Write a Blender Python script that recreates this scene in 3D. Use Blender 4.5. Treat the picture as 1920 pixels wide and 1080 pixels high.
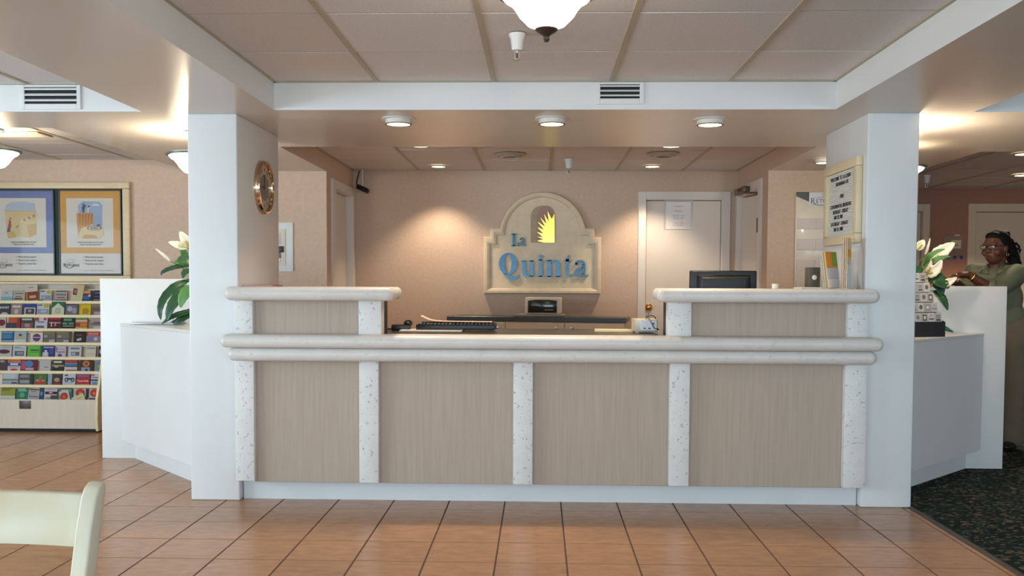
import bpy, bmesh, math, random
from mathutils import Vector, Matrix
random.seed(7)
SC = bpy.context.scene
for o in list(bpy.data.objects):
    bpy.data.objects.remove(o, do_unlink=True)
COL = SC.collection
PI = math.pi

# ------------------------------------------------------------------ camera
def setup_camera():
    yaw, pitch, roll = -.0291, -.0440, .0042
    f = Vector((math.sin(yaw)*math.cos(pitch), math.cos(yaw)*math.cos(pitch), math.sin(pitch)))
    r = Vector((math.cos(yaw), -math.sin(yaw), 0)); u = r.cross(f)
    r2 = math.cos(roll)*r + math.sin(roll)*u; u2 = -math.sin(roll)*r + math.cos(roll)*u
    cd = bpy.data.cameras.new('camera'); cd.sensor_width = 36; cd.lens = 1743.52/1920*36
    cd.shift_y = 65.56/1920; cd.clip_start = .05
    co = bpy.data.objects.new('camera', cd); COL.objects.link(co)
    m = Matrix((r2, u2, -f)).transposed().to_4x4(); m.translation = (-.1238, -4.8474, 1.2009)
    co.matrix_world = m; SC.camera = co
setup_camera()

# ------------------------------------------------------------------ world, daylight, exposure
SC.view_settings.view_transform = 'Standard'; SC.view_settings.look = 'None'
SC.view_settings.gamma = 1; SC.view_settings.use_curve_mapping = False
SC.view_settings.exposure = 0.0
W = bpy.data.worlds.new('world'); SC.world = W; W.use_nodes = True
W.node_tree.nodes['Background'].inputs[0].default_value = (.75, .86, 1, 1)
W.node_tree.nodes['Background'].inputs[1].default_value = .6

def area(name, loc, rot, sx, sy, power, col):
    d = bpy.data.lights.new(name, 'AREA'); d.shape = 'RECTANGLE'; d.size = sx; d.size_y = sy
    d.energy = power; d.color = col
    o = bpy.data.objects.new(name, d); COL.objects.link(o); o.location = loc; o.rotation_euler = rot
    return o
DAY = (.67, .87, 1.0)
WINDOWS = [(-3.9, 2.6), (-.3, 3.0), (3.6, 2.6)]          # centre x and width of the street windows behind the camera
for wx, ww in WINDOWS:
    area('window_daylight', (wx, -7.9, 1.22), (PI/2, 0, 0), ww-.1, 1.5, 112*ww/3, DAY)
# side windows of the lobby
area('window_daylight_left', (-6.38, -2.6, 1.25), (PI/2, 0, -PI/2), 3.6, 1.4, 220, DAY)
area('window_daylight_right', (6.38, -4.6, 1.25), (PI/2, 0, PI/2), 2.0, 1.4, 40, DAY)
WARM = (1.0, .80, .58)

# ------------------------------------------------------------------ materials
def lin(c):
    if isinstance(c, str):
        c = tuple(int(c[i:i+2], 16) for i in (0, 2, 4))
    return tuple(((x/255)/12.92 if x/255 <= .04045 else ((x/255+.055)/1.055)**2.4) for x in c)
MATS = {}
def mat(name, col, rough=.5, metal=0, spec=.5, var=.06, vs=6, vstretch=(1,1,1), bump=0, bs=120, emit=None, es=0,
        coat=0, col2=None, attr=None, alpha=1, trans=0, rnd=0, pits=0, detail=3, sheen=0, bdist=.002):
    if name in MATS: return MATS[name]
    m = bpy.data.materials.new(name); m.use_nodes = True; nt = m.node_tree; N = nt.nodes; L = nt.links
    b = N['Principled BSDF']
    b.inputs['Roughness'].default_value = rough; b.inputs['Metallic'].default_value = metal
    b.inputs['Specular IOR Level'].default_value = spec; b.inputs['Coat Weight'].default_value = coat
    b.inputs['Coat Roughness'].default_value = .05; b.inputs['Alpha'].default_value = alpha
    b.inputs['Transmission Weight'].default_value = trans; b.inputs['Sheen Weight'].default_value = sheen
    c1 = lin(col)
    tc = N.new('ShaderNodeTexCoord'); mp = N.new('ShaderNodeMapping'); L.new(tc.outputs['Object'], mp.inputs[0])
    mp.inputs['Scale'].default_value = vstretch
    nz = N.new('ShaderNodeTexNoise'); nz.inputs['Scale'].default_value = vs; nz.inputs['Detail'].default_value = detail
    L.new(mp.outputs[0], nz.inputs['Vector'])
    if attr:
        a = N.new('ShaderNodeAttribute'); a.attribute_name = attr; src = a.outputs['Color']
        mx = N.new('ShaderNodeMix'); mx.data_type = 'RGBA'; mx.blend_type = 'MULTIPLY'; mx.inputs[0].default_value = var
        L.new(src, mx.inputs[6]); L.new(nz.outputs['Color'], mx.inputs[7]); out = mx.outputs[2]
    else:
        rp = N.new('ShaderNodeValToRGB'); e = rp.color_ramp.elements
        e[0].position = .3; e[1].position = .7
        if col2 is not None:
            a0, a1 = c1, lin(col2)
        else:
            a0 = tuple(max(0, x*(1-var)) for x in c1); a1 = tuple(min(1, x*(1+var)) for x in c1)
        e[0].color = (*a0, 1); e[1].color = (*a1, 1)
        L.new(nz.outputs['Fac'], rp.inputs[0]); out = rp.outputs[0]
    if rnd:
        oi = N.new('ShaderNodeObjectInfo'); hs = N.new('ShaderNodeHueSaturation')
        mr = N.new('ShaderNodeMapRange'); mr.inputs[3].default_value = 1-rnd; mr.inputs[4].default_value = 1+rnd
        L.new(oi.outputs['Random'], mr.inputs[0]); L.new(mr.outputs[0], hs.inputs['Value']); L.new(out, hs.inputs['Color']); out = hs.outputs[0]
        # each piece gets its own patch of the pattern
        vm = N.new('ShaderNodeVectorMath'); vm.operation = 'MULTIPLY_ADD'
        cx = N.new('ShaderNodeCombineXYZ'); L.new(oi.outputs['Random'], cx.inputs[0]); L.new(oi.outputs['Random'], cx.inputs[1])
        vm.inputs[1].default_value = (37, 53, 11); L.new(cx.outputs[0], vm.inputs[0]); L.new(tc.outputs['Object'], vm.inputs[2]); L.new(vm.outputs[0], mp.inputs[0])
    L.new(out, b.inputs['Base Color'])
    if bump or pits:
        bp = N.new('ShaderNodeBump'); bp.inputs['Strength'].default_value = max(bump, pits); bp.inputs['Distance'].default_value = bdist
        if pits:
            vo = N.new('ShaderNodeTexNoise'); vo.inputs['Scale'].default_value = bs; vo.inputs['Detail'].default_value = 4; vo.inputs['Roughness'].default_value = .7
            r2 = N.new('ShaderNodeValToRGB'); r2.color_ramp.elements[0].position = .345; r2.color_ramp.elements[1].position = .385
            L.new(tc.outputs['Object'], vo.inputs['Vector']); L.new(vo.outputs['Fac'], r2.inputs[0]); L.new(r2.outputs[0], bp.inputs['Height'])
        else:
            n2 = N.new('ShaderNodeTexNoise'); n2.inputs['Scale'].default_value = bs; n2.inputs['Detail'].default_value = 2
            L.new(tc.outputs['Object'], n2.inputs['Vector']); L.new(n2.outputs['Fac'], bp.inputs['Height'])
        L.new(bp.outputs[0], b.inputs['Normal'])
    if emit:
        b.inputs['Emission Color'].default_value = (*lin(emit), 1); b.inputs['Emission Strength'].default_value = es
    MATS[name] = m
    return m

# ------------------------------------------------------------------ mesh helpers
class MB:
    def __init__(s): s.v = []; s.f = []; s.mi = []; s.c = []; s.cur = 0; s.col = (1, 1, 1)
    def add(s, vs, fs, M=None):
        n = len(s.v)
        s.v += [tuple(M @ Vector(p)) for p in vs] if M else [tuple(p) for p in vs]
        for q in fs:
            s.f.append([n+i for i in q]); s.mi.append(s.cur); s.c.append(s.col)
        return s
    def box(s, x0, x1, y0, y1, z0, z1, M=None):
        return s.add([(x0,y0,z0),(x1,y0,z0),(x1,y1,z0),(x0,y1,z0),(x0,y0,z1),(x1,y0,z1),(x1,y1,z1),(x0,y1,z1)],
                     [(0,3,2,1),(4,5,6,7),(0,1,5,4),(1,2,6,5),(2,3,7,6),(3,0,4,7)], M)
    def prism(s, poly, a0, a1, axis='y', M=None):
        n = len(poly)
        def P(p, a): return (p[0], a, p[1]) if axis == 'y' else (p[0], p[1], a) if axis == 'z' else (a, p[0], p[1])
        vs = [P(p, a0) for p in poly]+[P(p, a1) for p in poly]
        fs = [list(range(n))[::-1], list(range(n, 2*n))]+[(i, (i+1) % n, n+(i+1) % n, n+i) for i in range(n)]
        return s.add(vs, fs, M)
    def ring(s, outer, inner, a0, a1, axis='y', M=None):
        n = len(outer)
        def P(p, a): return (p[0], a, p[1]) if axis == 'y' else (p[0], p[1], a) if axis == 'z' else (a, p[0], p[1])
        vs = [P(p, a) for a in (a0, a1) for L in (outer, inner) for p in L]; fs = []
        for i in range(n):
            j = (i+1) % n
            fs += [(i, j, n+j, n+i), (2*n+i, 3*n+i, 3*n+j, 2*n+j), (i, 2*n+i, 2*n+j, j), (n+i, n+j, 3*n+j, 3*n+i)]
        return s.add(vs, fs, M)
    def lathe(s, prof, n=24, M=None, a0=0, a1=2*PI):
        vs = []; fs = []; full = abs(a1-a0-2*PI) < 1e-6; m = len(prof); k = n if full else n+1
        for i in range(k):
            a = a0+(a1-a0)*i/n
            for r, z in prof: vs.append((r*math.cos(a), r*math.sin(a), z))
        for i in range(n):
            j = (i+1) % k
            for t in range(m-1):
                if prof[t][0] < 1e-6 and prof[t+1][0] < 1e-6: continue
                if prof[t][0] < 1e-6: fs.append((i*m+t, j*m+t+1, i*m+t+1))
                elif prof[t+1][0] < 1e-6: fs.append((i*m+t, j*m+t, i*m+t+1))
                else: fs.append((i*m+t, j*m+t, j*m+t+1, i*m+t+1))
        return s.add(vs, fs, M)
    def cyl(s, c, r, z0, z1, n=20, M=None):
        T = Matrix.Translation((c[0], c[1], 0))
        return s.lathe([(0, z0), (r, z0), (r, z1), (0, z1)], n, (M @ T) if M else T)
    def tube(s, pts, r, n=8):
        pts = [Vector(p) for p in pts]; m = len(pts); rs = r if isinstance(r, (list, tuple)) else [r]*m
        vs = []; fs = []; up = None
        for i, p in enumerate(pts):
            t = (pts[min(i+1, m-1)]-pts[max(i-1, 0)]).normalized()
            if up is None:
                up = t.orthogonal().normalized()
            up = (up-t*up.dot(t)).normalized(); w = t.cross(up)
            for k in range(n):
                a = 2*PI*k/n; vs.append(p+(up*math.cos(a)+w*math.sin(a))*rs[i])
        for i in range(m-1):
            for k in range(n):
                fs.append((i*n+k, i*n+(k+1) % n, (i+1)*n+(k+1) % n, (i+1)*n+k))
        fs += [tuple(range(n))[::-1], tuple(range((m-1)*n, m*n))]
        return s.add(vs, fs)
    def ball(s, c, r, n=16, M=None):
        rr = (r, r, r) if not isinstance(r, (list, tuple)) else r
        k = n//2
        pr = [(math.sin(PI*i/k), -math.cos(PI*i/k)) for i in range(k+1)]
        pr[0] = (0, -1); pr[-1] = (0, 1)
        T = Matrix.Translation(c) @ Matrix.Diagonal((*rr, 1))
        return s.lathe(pr, n, (M @ T) if M else T)
    def stroke(s, pts, ws, a0, a1, axis='y', M=None):
        pts = [Vector((p[0], p[1])) for p in pts]; A = []; B = []; m = len(pts)
        ws = ws if isinstance(ws, (list, tuple)) else [ws]*m
        for i, p in enumerate(pts):
            t = (pts[min(i+1, m-1)]-pts[max(i-1, 0)]).normalized(); nn = Vector((-t.y, t.x))
            A.append(p+nn*ws[i]/2); B.append(p-nn*ws[i]/2)
        for i in range(m-1):
            s.prism([A[i], A[i+1], B[i+1], B[i]], a0, a1, axis, M)
        return s
    def mesh(s, name, mats, bevel=0, seg=2, smooth=35):
        me = bpy.data.meshes.new(name); me.from_pydata(s.v, [], s.f)
        mats = mats if isinstance(mats, (list, tuple)) else [mats]
        for m in mats: me.materials.append(m)
        for p, i in zip(me.polygons, s.mi): p.material_index = i
        if any(c != (1, 1, 1) for c in s.c):
            at = me.color_attributes.new('Col', 'FLOAT_COLOR', 'CORNER'); k = 0
            for p, c in zip(me.polygons, s.c):
                for li in p.loop_indices: at.data[li].color = (*c, 1)
        bm = bmesh.new(); bm.from_mesh(me)
        bmesh.ops.recalc_face_normals(bm, faces=bm.faces)
        if bevel:
            es = [e for e in bm.edges if len(e.link_faces) == 2 and e.calc_face_angle(0) > .5]
            bmesh.ops.bevel(bm, geom=es, offset=bevel, segments=seg, affect='EDGES', profile=.5, clamp_overlap=True)
        bm.to_mesh(me); bm.free()
        if smooth:
            for p in me.polygons: p.use_smooth = True
            try: me.set_sharp_from_angle(angle=math.radians(smooth))
            except Exception: pass
        return me
    def build(s, name, mats, parent=None, loc=(0, 0, 0), **k):
        o = bpy.data.objects.new(name, s.mesh(name, mats, **k)); COL.objects.link(o); o.location = loc
        if parent: o.parent = parent
        return o
def tag(o, label=None, cat=None, group=None, kind=None):
    if label: o['label'] = label
    if cat: o['category'] = cat
    if group: o['group'] = group
    if kind: o['kind'] = kind
    return o
def thing(name, label, cat, loc=(0, 0, 0), rz=0, group=None, kind=None):
    o = bpy.data.objects.new(name, None); COL.objects.link(o); o.location = loc; o.rotation_euler = (0, 0, rz)
    o.empty_display_size = .1
    return tag(o, label, cat, group, kind)
def bx(*a): return MB().box(*a)
def share(name, me, parent, loc):
    o = bpy.data.objects.new(name, me); COL.objects.link(o); o.location = loc
    if parent: o.parent = parent
    return o
TEXTS = []
def text(body, size, loc, rot, m, parent=None, name='lettering', align='LEFT', ext=.0004, sx=1, bold=0, space=1):
    TEXTS.append((body, size, loc, rot, m, parent, name, align, ext, sx, bold, space))
def flush_texts():
    tmp = []
    for (body, size, loc, rot, m, parent, name, align, ext, sx, bold, space) in TEXTS:
        cu = bpy.data.curves.new(name, 'FONT'); cu.body = body; cu.size = size; cu.align_x = align; cu.extrude = ext
        cu.resolution_u = 2; cu.offset = bold; cu.space_line = .9; cu.space_character = space
        o = bpy.data.objects.new('tmp', cu); COL.objects.link(o); tmp.append(o)
    dg = bpy.context.evaluated_depsgraph_get(); dg.update()
    for o, (body, size, loc, rot, m, parent, name, align, ext, sx, bold, space) in zip(tmp, TEXTS):
        me = bpy.data.meshes.new_from_object(o.evaluated_get(dg)); me.name = name; me.materials.clear(); me.materials.append(m)
        q = bpy.data.objects.new(name, me); COL.objects.link(q); q.location = loc; q.rotation_euler = rot; q.scale = (sx, 1, 1)
        if parent: q.parent = parent
    for o in tmp:
        c = o.data; bpy.data.objects.remove(o); bpy.data.curves.remove(c)

# ------------------------------------------------------------------ palette
WHITE = mat('white_paint', (222, 222, 220), .42, spec=.45, var=.015, vs=3, bump=.12, bs=260)
PIER = mat('white_pier_paint', (222, 223, 222), .34, spec=.5, var=.015, vs=3, bump=.10, bs=220)
SOFF = mat('soffit_paint', (200, 193, 185), .26, spec=.55, var=.02, vs=2, bump=.05, bs=90)
WALLP = mat('wallpaper', (205, 182, 163), .75, spec=.25, var=.05, vs=40, bump=.35, bs=160)
WALLR = mat('wallpaper_red', (176, 128, 108), .75, spec=.25, var=.05, vs=40, bump=.3, bs=160)
DOORM = mat('door_paint', (222, 214, 206), .4, spec=.4, var=.01)
FRAME = mat('door_frame_paint', (224, 220, 214), .4, spec=.4, var=.01)
BRASS = mat('brass', (214, 160, 80), .16, metal=1, var=.03)
DARK = mat('dark_void', (14, 14, 15), .7, var=.05)
BLACKP = mat('black_plastic', (20, 21, 24), .38, var=.08, vs=30, bump=.05, bs=600)
CTILE = mat('ceiling_tile', (216, 215, 216), .9, spec=.1, var=.07, vs=90, bump=.5, bs=240, rnd=.03)
TBAR = mat('ceiling_grid_bar', (176, 168, 150), .55, var=.04, vs=5)
# ------------------------------------------------------------------ room shell
def struct(name, mb, m, parent=None, **k):
    o = mb.build(name, m, parent, **k)
    if not parent: tag(o, kind='structure')
    return o
T = .3048
# floor: grout bed, then every clay tile that can be told apart
GROUT = mat('grout', (92, 70, 58), .8, var=.12, vs=20)
fl = struct('floor', MB().box(-6.5, 1.86, -8, 5.4, -.06, -.0018), GROUT, smooth=0)
TILE = mat('terracotta_tile', (166, 120, 84), .27, spec=.5, var=.0, col2=(184, 138, 98), vs=11, vstretch=(1, 2.2, 1), rnd=.05, bump=.06, bs=30, detail=5)
tile_me = MB().box(-T/2+.0038, T/2-.0038, -T/2+.0038, T/2-.0038, -.009, 0).mesh('tile', TILE, bevel=.001, seg=1, smooth=0)
cut = {}
def tile_at(i, j):
    x, y = (i+.5)*T, (j+.5)*T
    share('tile', tile_me, fl, (x, y, 0))
for j in range(-6, 9):
    for i in range(-16, 6):
        x, y = (i+.5)*T, (j+.5)*T
        if y > .45 and x > -1.9: continue          # under the desk
        if j > 0 and (x > -2.0): continue
        if y < -.9 and (x < -3.6): continue
        if y > 1.5 and x > -2.6: continue
        tile_at(i, j)
# the rest of the floor, too far off or out of sight, is one bed of tiles
rest = MB()
for j in range(-27, 17):
    for i in range(-21, 6):
        x, y = (i+.5)*T, (j+.5)*T
        built = (-6 <= j <= 8 and -16 <= i <= 5) and not ((y > .45 and x > -1.9) or (j > 0 and x > -2.0) or (y < -.9 and x < -3.6) or (y > 1.5 and x > -2.6))
        if built: continue
        rest.box(x-T/2+.0038, x+T/2-.0038, y-T/2+.0038, y+T/2-.0038, -.009, 0)
tag(rest.build('tile_bed', TILE, fl, smooth=0), kind='stuff')
sl = MB().box(1.832, 1.858, -8, .14, -.009, 0); sl.build('cut_tile_strip', TILE, fl, smooth=0)
# carpet
def carpet_mat():
    m = bpy.data.materials.new('carpet'); m.use_nodes = True; nt = m.node_tree; N, L = nt.nodes, nt.links; b = N['Principled BSDF']
    b.inputs['Roughness'].default_value = .95; b.inputs['Specular IOR Level'].default_value = .1
    tc = N.new('ShaderNodeTexCoord'); mp = N.new('ShaderNodeMapping'); mp.inputs['Scale'].default_value = (1, 1.3, 1); L.new(tc.outputs['Object'], mp.inputs[0])
    v = N.new('ShaderNodeTexVoronoi'); v.inputs['Scale'].default_value = 52; L.new(mp.outputs[0], v.inputs['Vector'])
    r = N.new('ShaderNodeValToRGB'); r.color_ramp.interpolation = 'CONSTANT'; e = r.color_ramp.elements
    cs = [(0, '1d2724'), (.42, '27332f'), (.62, '18201f'), (.74, '6b6350'), (.82, '33453f'), (.93, '6a5a55')]
    e[0].position = 0; e[0].color = (*lin(cs[0][1]), 1); e[1].position = cs[1][0]; e[1].color = (*lin(cs[1][1]), 1)
    for p, c in cs[2:]:
        q = e.new(p); q.color = (*lin(c), 1)
    sp = N.new('ShaderNodeSeparateColor'); L.new(v.outputs['Color'], sp.inputs[0]); L.new(sp.outputs[0], r.inputs[0]); L.new(r.outputs[0], b.inputs['Base Color'])
    n2 = N.new('ShaderNodeTexNoise'); n2.inputs['Scale'].default_value = 420; L.new(tc.outputs['Object'], n2.inputs['Vector'])
    bp = N.new('ShaderNodeBump'); bp.inputs['Strength'].default_value = .7; bp.inputs['Distance'].default_value = .004; L.new(n2.outputs['Fac'], bp.inputs['Height']); L.new(bp.outputs[0], b.inputs['Normal'])
    return m
struct('floor_carpet', MB().box(1.866, 6.5, -8, 5.4, -.06, .004), carpet_mat(), smooth=0)
struct('trim_carpet_edge', MB().prism([(1.856, -.004), (1.856, .003), (1.872, .008), (1.886, .005), (1.886, -.004)], -8, .15, 'y'), mat('edge_strip', (58, 50, 44), .5))

# soffit: one slab with the recesses cut out of it
S = 2.098
HOLES = [(-1.52, 1.40, -7.4, .04, 2.24), (-6.3, -2.24, -7.4, .08, 2.24), (2.14, 6.3, -7.4, .12, 2.24),
         (-1.865, 1.70, 1.37, 3.85, 2.235), (-6.3, -3.0, .6, 2.74, 2.19), (2.87, 6.3, 1.6, 5.3, 2.22)]
def soffit():
    # the recesses run a little way into the walls that close them
    H2 = HOLES[:3]+[(-1.865, 1.70, 1.37, 3.9, 2.235), (-6.3, -3.0, .6, 2.79, 2.19), (2.87, 6.3, 1.6, 5.35, 2.22)]
    xs = sorted({-6.5, 6.5, *[h[0] for h in H2], *[h[1] for h in H2]}); ys = sorted({-8, 5.4, *[h[2] for h in H2], *[h[3] for h in H2]})
    mb = MB()
    def hole(x, y):
        for h in H2:
            if h[0] < x < h[1] and h[2] < y < h[3]: return True
        return False
    for i in range(len(xs)-1):
        for j in range(len(ys)-1):
            if hole((xs[i]+xs[i+1])/2, (ys[j]+ys[j+1])/2): continue
            mb.add([(xs[i], ys[j], S), (xs[i], ys[j+1], S), (xs[i+1], ys[j+1], S), (xs[i+1], ys[j], S)], [(0, 1, 2, 3)])
    for k, (x0, x1, y0, y1, z) in enumerate(H2):
        for side, (a, b) in enumerate((((x0, y0), (x0, y1)), ((x1, y1), (x1, y0)), ((x0, y1), (x1, y1)), ((x1, y0), (x0, y0)))):
            mb.cur = 2 if (k == 3 and side < 2) else 1
            lim = {(3, 0): 2.741, (3, 1): 2.681, (5, 0): 2.681}.get((k, side))
            if lim: a, b = (a[0], min(a[1], lim)), (b[0], min(b[1], lim))
            mb.add([(*a, S), (*b, S), (*b, z+.02), (*a, z+.02)], [(0, 1, 2, 3)])
    me = bpy.data.meshes.new('ceiling_soffit'); me.from_pydata(mb.v, [], mb.f)
    for m in (SOFF, WHITE, WALLP): me.materials.append(m)
    for p, i in zip(me.polygons, mb.mi): p.material_index = i
    bm = bmesh.new(); bm.from_mesh(me); bmesh.ops.remove_doubles(bm, verts=bm.verts, dist=1e-4); bm.to_mesh(me); bm.free()
    o = bpy.data.objects.new('ceiling_soffit', me); COL.objects.link(o); tag(o, kind='structure')
soffit()
# suspended tile ceilings inside the recesses
G = .6096
ctile_cache = {}
def tiled_ceiling(name, h, gx, gy, ymin):
    x0, x1, y0, y1, z = h
    c = struct(name, MB().box(x0, x1, y0, y1, z+.012, z+.04), CTILE, smooth=0)
    xs = [gx+k*G for k in range(-14, 15) if x0+.01 < gx+k*G < x1-.01]; ys = [gy+k*G for k in range(-20, 20) if y0+.01 < gy+k*G < y1-.01]
    ex = [x0]+xs+[x1]; ey = [y0]+ys+[y1]
    for i in range(len(ex)-1):
        for j in range(len(ey)-1):
            if ey[j+1] < ymin: continue
            w, d = ex[i+1]-ex[i]-.016, ey[j+1]-ey[j]-.016
            if w < .03 or d < .03: continue
            key = (round(w, 3), round(d, 3))
            if key not in ctile_cache:
                ctile_cache[key] = MB().box(-w/2, w/2, -d/2, d/2, 0, .008).mesh('ceiling_tile', CTILE, smooth=0)
            o = share('ceiling_tile', ctile_cache[key], c, ((ex[i]+ex[i+1])/2, (ey[j]+ey[j+1])/2, z+.003+.002*random.random()))
            o.rotation_euler = (random.uniform(-.003, .003), random.uniform(-.003, .003), 0)
    ym = max(y0, ymin-.7)
    for x in xs: MB().box(x-.012, x+.012, ym, y1, z-.0005, z+.02).build('grid_bar', TBAR, c, smooth=0)
    for y in ys:
        if y > ymin-.7: MB().box(x0, x1, y-.005, y+.005, z+.0055, z+.02).build('grid_bar', TBAR, c, smooth=0)
    # wall angle round the edge
    ed = MB().box(x0, x0+.018, ym, y1, z-.0008, z+.02).box(x1-.018, x1, ym, y1, z-.0008, z+.02).box(x0, x1, y1-.018, y1, z-.0008, z+.02)
    ed.build('wall_angle', TBAR, c, smooth=0)
    return c
tiled_ceiling('ceiling_main', HOLES[0], -.976, .0235-G, -2.6)
tiled_ceiling('ceiling_left', HOLES[1], -2.85, .03-G, -1.6)
tiled_ceiling('ceiling_right', HOLES[2], 2.6, .03-G, -1.6)
tiled_ceiling('ceiling_back', HOLES[3], -.03, 3.73, 1.3)
tiled_ceiling('ceiling_left_back', HOLES[4], -3.45, 2.45, .5)
tiled_ceiling('ceiling_right_back', HOLES[5], 3.4, 4.9, 1.5)
struct('ceiling_slab', MB().box(-6.5, 6.5, -8, 5.4, 2.32, 2.4), WHITE, smooth=0)

# walls
struct('wall_pier_left', MB().box(-2.025, -1.755, .15, .95, 0, S+.002), PIER, bevel=.008, seg=3)
struct('wall_pier_right', MB().box(1.605, 1.875, .15, .87, 0, S+.002), PIER, bevel=.008, seg=3)
HZ = 2.31
struct('wall_back', MB().box(-1.97, .855, 3.85, 3.95, 0, HZ).box(1.573, 1.80, 3.85, 3.95, 0, HZ).box(.855, 1.573, 3.85, 3.95, 1.978, HZ), WALLP, smooth=0)
struct('wall_left', MB().box(-1.965, -1.865, 2.84, 3.02, 0, HZ).box(-1.965, -1.865, 3.76, 3.85, 0, HZ).box(-1.965, -1.865, 3.02, 3.76, 1.99, HZ), WALLP, smooth=0)
struct('wall_left_lobby', MB().box(-6.5, -1.865, 2.74, 2.84, 0, 2.30), WALLP, smooth=0)
struct('wall_right', MB().box(1.70, 1.80, 2.78, 2.96, 0, HZ).box(1.70, 1.80, 3.77, 3.85, 0, HZ).box(1.70, 1.80, 2.96, 3.77, 1.99, HZ), WALLP, smooth=0)
struct('wall_right_lobby', MB().box(1.70, 2.87, 2.68, 2.78, 0, 2.30), WALLP, smooth=0)
struct('wall_right_return', MB().box(2.77, 2.87, 2.78, 5.3, 0, 2.30), WALLR, smooth=0)
struct('wall_right_back', MB().box(2.77, 3.20, 5.3, 5.4, 0, 2.30).box(3.99, 4.54, 5.3, 5.4, 0, 2.30).box(5.42, 6.5, 5.3, 5.4, 0, 2.30).box(3.20, 3.99, 5.3, 5.4, 1.985, 2.30).box(4.54, 5.42, 5.3, 5.4, 1.985, 2.30), WALLR, smooth=0)
struct('wall_far_left', MB().box(-6.6, -6.5, -8, 5.4, 0, .5).box(-6.6, -6.5, -8, 5.4, 1.98, 2.3).box(-6.6, -6.5, -8, -4.45, .5, 1.98).box(-6.6, -6.5, -.75, 5.4, .5, 1.98), WALLP, smooth=0)
struct('wall_far_right', MB().box(6.5, 6.6, -8, 5.4, 0, .5).box(6.5, 6.6, -8, 5.4, 1.98, 2.3).box(6.5, 6.6, -8, -5.65, .5, 1.98).box(6.5, 6.6, -3.55, 5.4, .5, 1.98), WALLR, smooth=0)
wf = MB().box(-6.5, 6.5, -8.1, -8, 0, .42).box(-6.5, 6.5, -8.1, -8, 2.0, 2.3); ex = -6.5
for wx, ww in WINDOWS:
    wf.box(ex, wx-ww/2, -8.1, -8, .42, 2.0); ex = wx+ww/2
wf.box(ex, 6.5, -8.1, -8, .42, 2.0)
struct('wall_front', wf, WALLP, smooth=0)

# doors
def knob(parent, x, y, z, dx=0, dy=-1):
    prof = [(0, 0), (.032, 0), (.034, .004), (.03, .008), (.012, .012), (.011, .028), (.022, .036), (.028, .046), (.027, .056), (.018, .064), (0, .066)]
    a = Matrix.Translation((x, y, z)) @ Vector((0, 0, 1)).rotation_difference(Vector((dx, dy, 0))).to_matrix().to_4x4()
    o = MB().lathe(prof, 20, a).build('knob', BRASS, parent); tag(o, 'round brass door knob'); return o
def door_y(name, x0, x1, top, y, slab, fr, cw=.065, inset=.03, knobside=-1, kz=.97):
    """door in a wall that faces the lobby; opening x0..x1"""
    d = thing(name, None, None, ((x0+x1)/2, y, 0), kind='structure'); hw = (x1-x0)/2
    f = MB().box(-hw-cw, -hw+.006, -.016, .004, 0, top+cw).box(hw-.006, hw+cw, -.016, .004, 0, top+cw).box(-hw+.006, hw-.006, -.016, .004, top-.006, top+cw)
    f.box(-hw-.0005, -hw+.012, .004, .1, 0, top).box(hw-.012, hw+.0005, .004, .1, 0, top).box(-hw+.012, hw-.012, .004, .1, top-.012, top)
    f.build('frame', fr, d, bevel=.003, seg=1)
    MB().box(-hw+.016, hw-.016, inset, inset+.04, .01, top-.017).build('panel', slab, d, bevel=.002, seg=1)
    MB().box(-hw, hw, .085, .1, 0, top).build('stop', DARK, d)
    if knobside: knob(d, knobside*(hw-.045), inset, kz)
    return d
d1 = door_y('door_1', .855, 1.573, 1.978, 3.85, DOORM, FRAME)
DOORR = mat('door_paint_cream', (226, 206, 180), .45, var=.01)
door_y('door_4', 3.20, 3.99, 1.985, 5.3, DOORR, DOORR, cw=.07, inset=.02, knobside=0)
door_y('door_5', 4.54, 5.42, 1.985, 5.3, DOORR, DOORR, cw=.075, inset=.02, knobside=1)
# left side door (in the wall that runs back)
d2 = thing('door_2', None, None, (-1.865, 3.39, 0), kind='structure')
f = MB()
f.box(-.1, .018, -.49, -.36, 0, 2.06).box(-.1, .018, .36, .45, 0, 2.06).box(-.1, .018, -.36, .36, 1.985, 2.06)
f.build('frame', FRAME, d2, bevel=.003, seg=1)
MB().box(-.09, -.05, -.355, .355, .01, 1.98).build('panel', DOORM, d2, bevel=.002, seg=1)
knob(d2, -.05, -.30, .97, 1, 0)
# right side door, standing ajar, with an overhead closer
d3 = thing('door_3', None, None, (1.70, 3.365, 0), kind='structure')
f = MB().box(-.018, .1, -.50, -.40, 0, 2.06).box(-.018, .1, .40, .475, 0, 2.06).box(-.018, .1, -.40, .40, 1.985, 2.06)
f.build('frame', FRAME, d3, bevel=.003, seg=1)
M3 = Matrix.Translation((.03, .395, 0)) @ Matrix.Rotation(math.radians(9), 4, 'Z')
MB().box(0, .042, -.775, 0, .01, 1.975, M3).build('panel', DOORM, d3, bevel=.002, seg=1)
cl = MB().box(-.075, -.018, -.12, .26, 1.985, 2.035).box(-.12, -.075, .02, .05, 2.0, 2.02)
cl.tube([(-.05, -.1, 1.98), (-.09, -.22, 1.965), (.02, -.3, 1.96)], .009, 6)
tag(cl.build('door_closer', mat('bronze_paint', (112, 84, 68), .4, metal=.3), d3, bevel=.006), 'brown metal door closer above the open door')
tag(MB().box(-.024, -.017, -.425, -.40, 1.62, 1.74).box(.03, .06, -.43, -.40, 1.6, 1.76).build('strike_plate', mat('strike_bronze', (96, 74, 60), .4, metal=.6), d3), 'brown strike plate')
# room behind the open door
struct('wall_store', MB().box(2.3, 2.35, 2.8, 3.9, 0, 2.2).box(1.8, 2.35, 3.9, 3.95, 0, 2.2), mat('store_dark', (70, 60, 55), .8), smooth=0)
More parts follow.
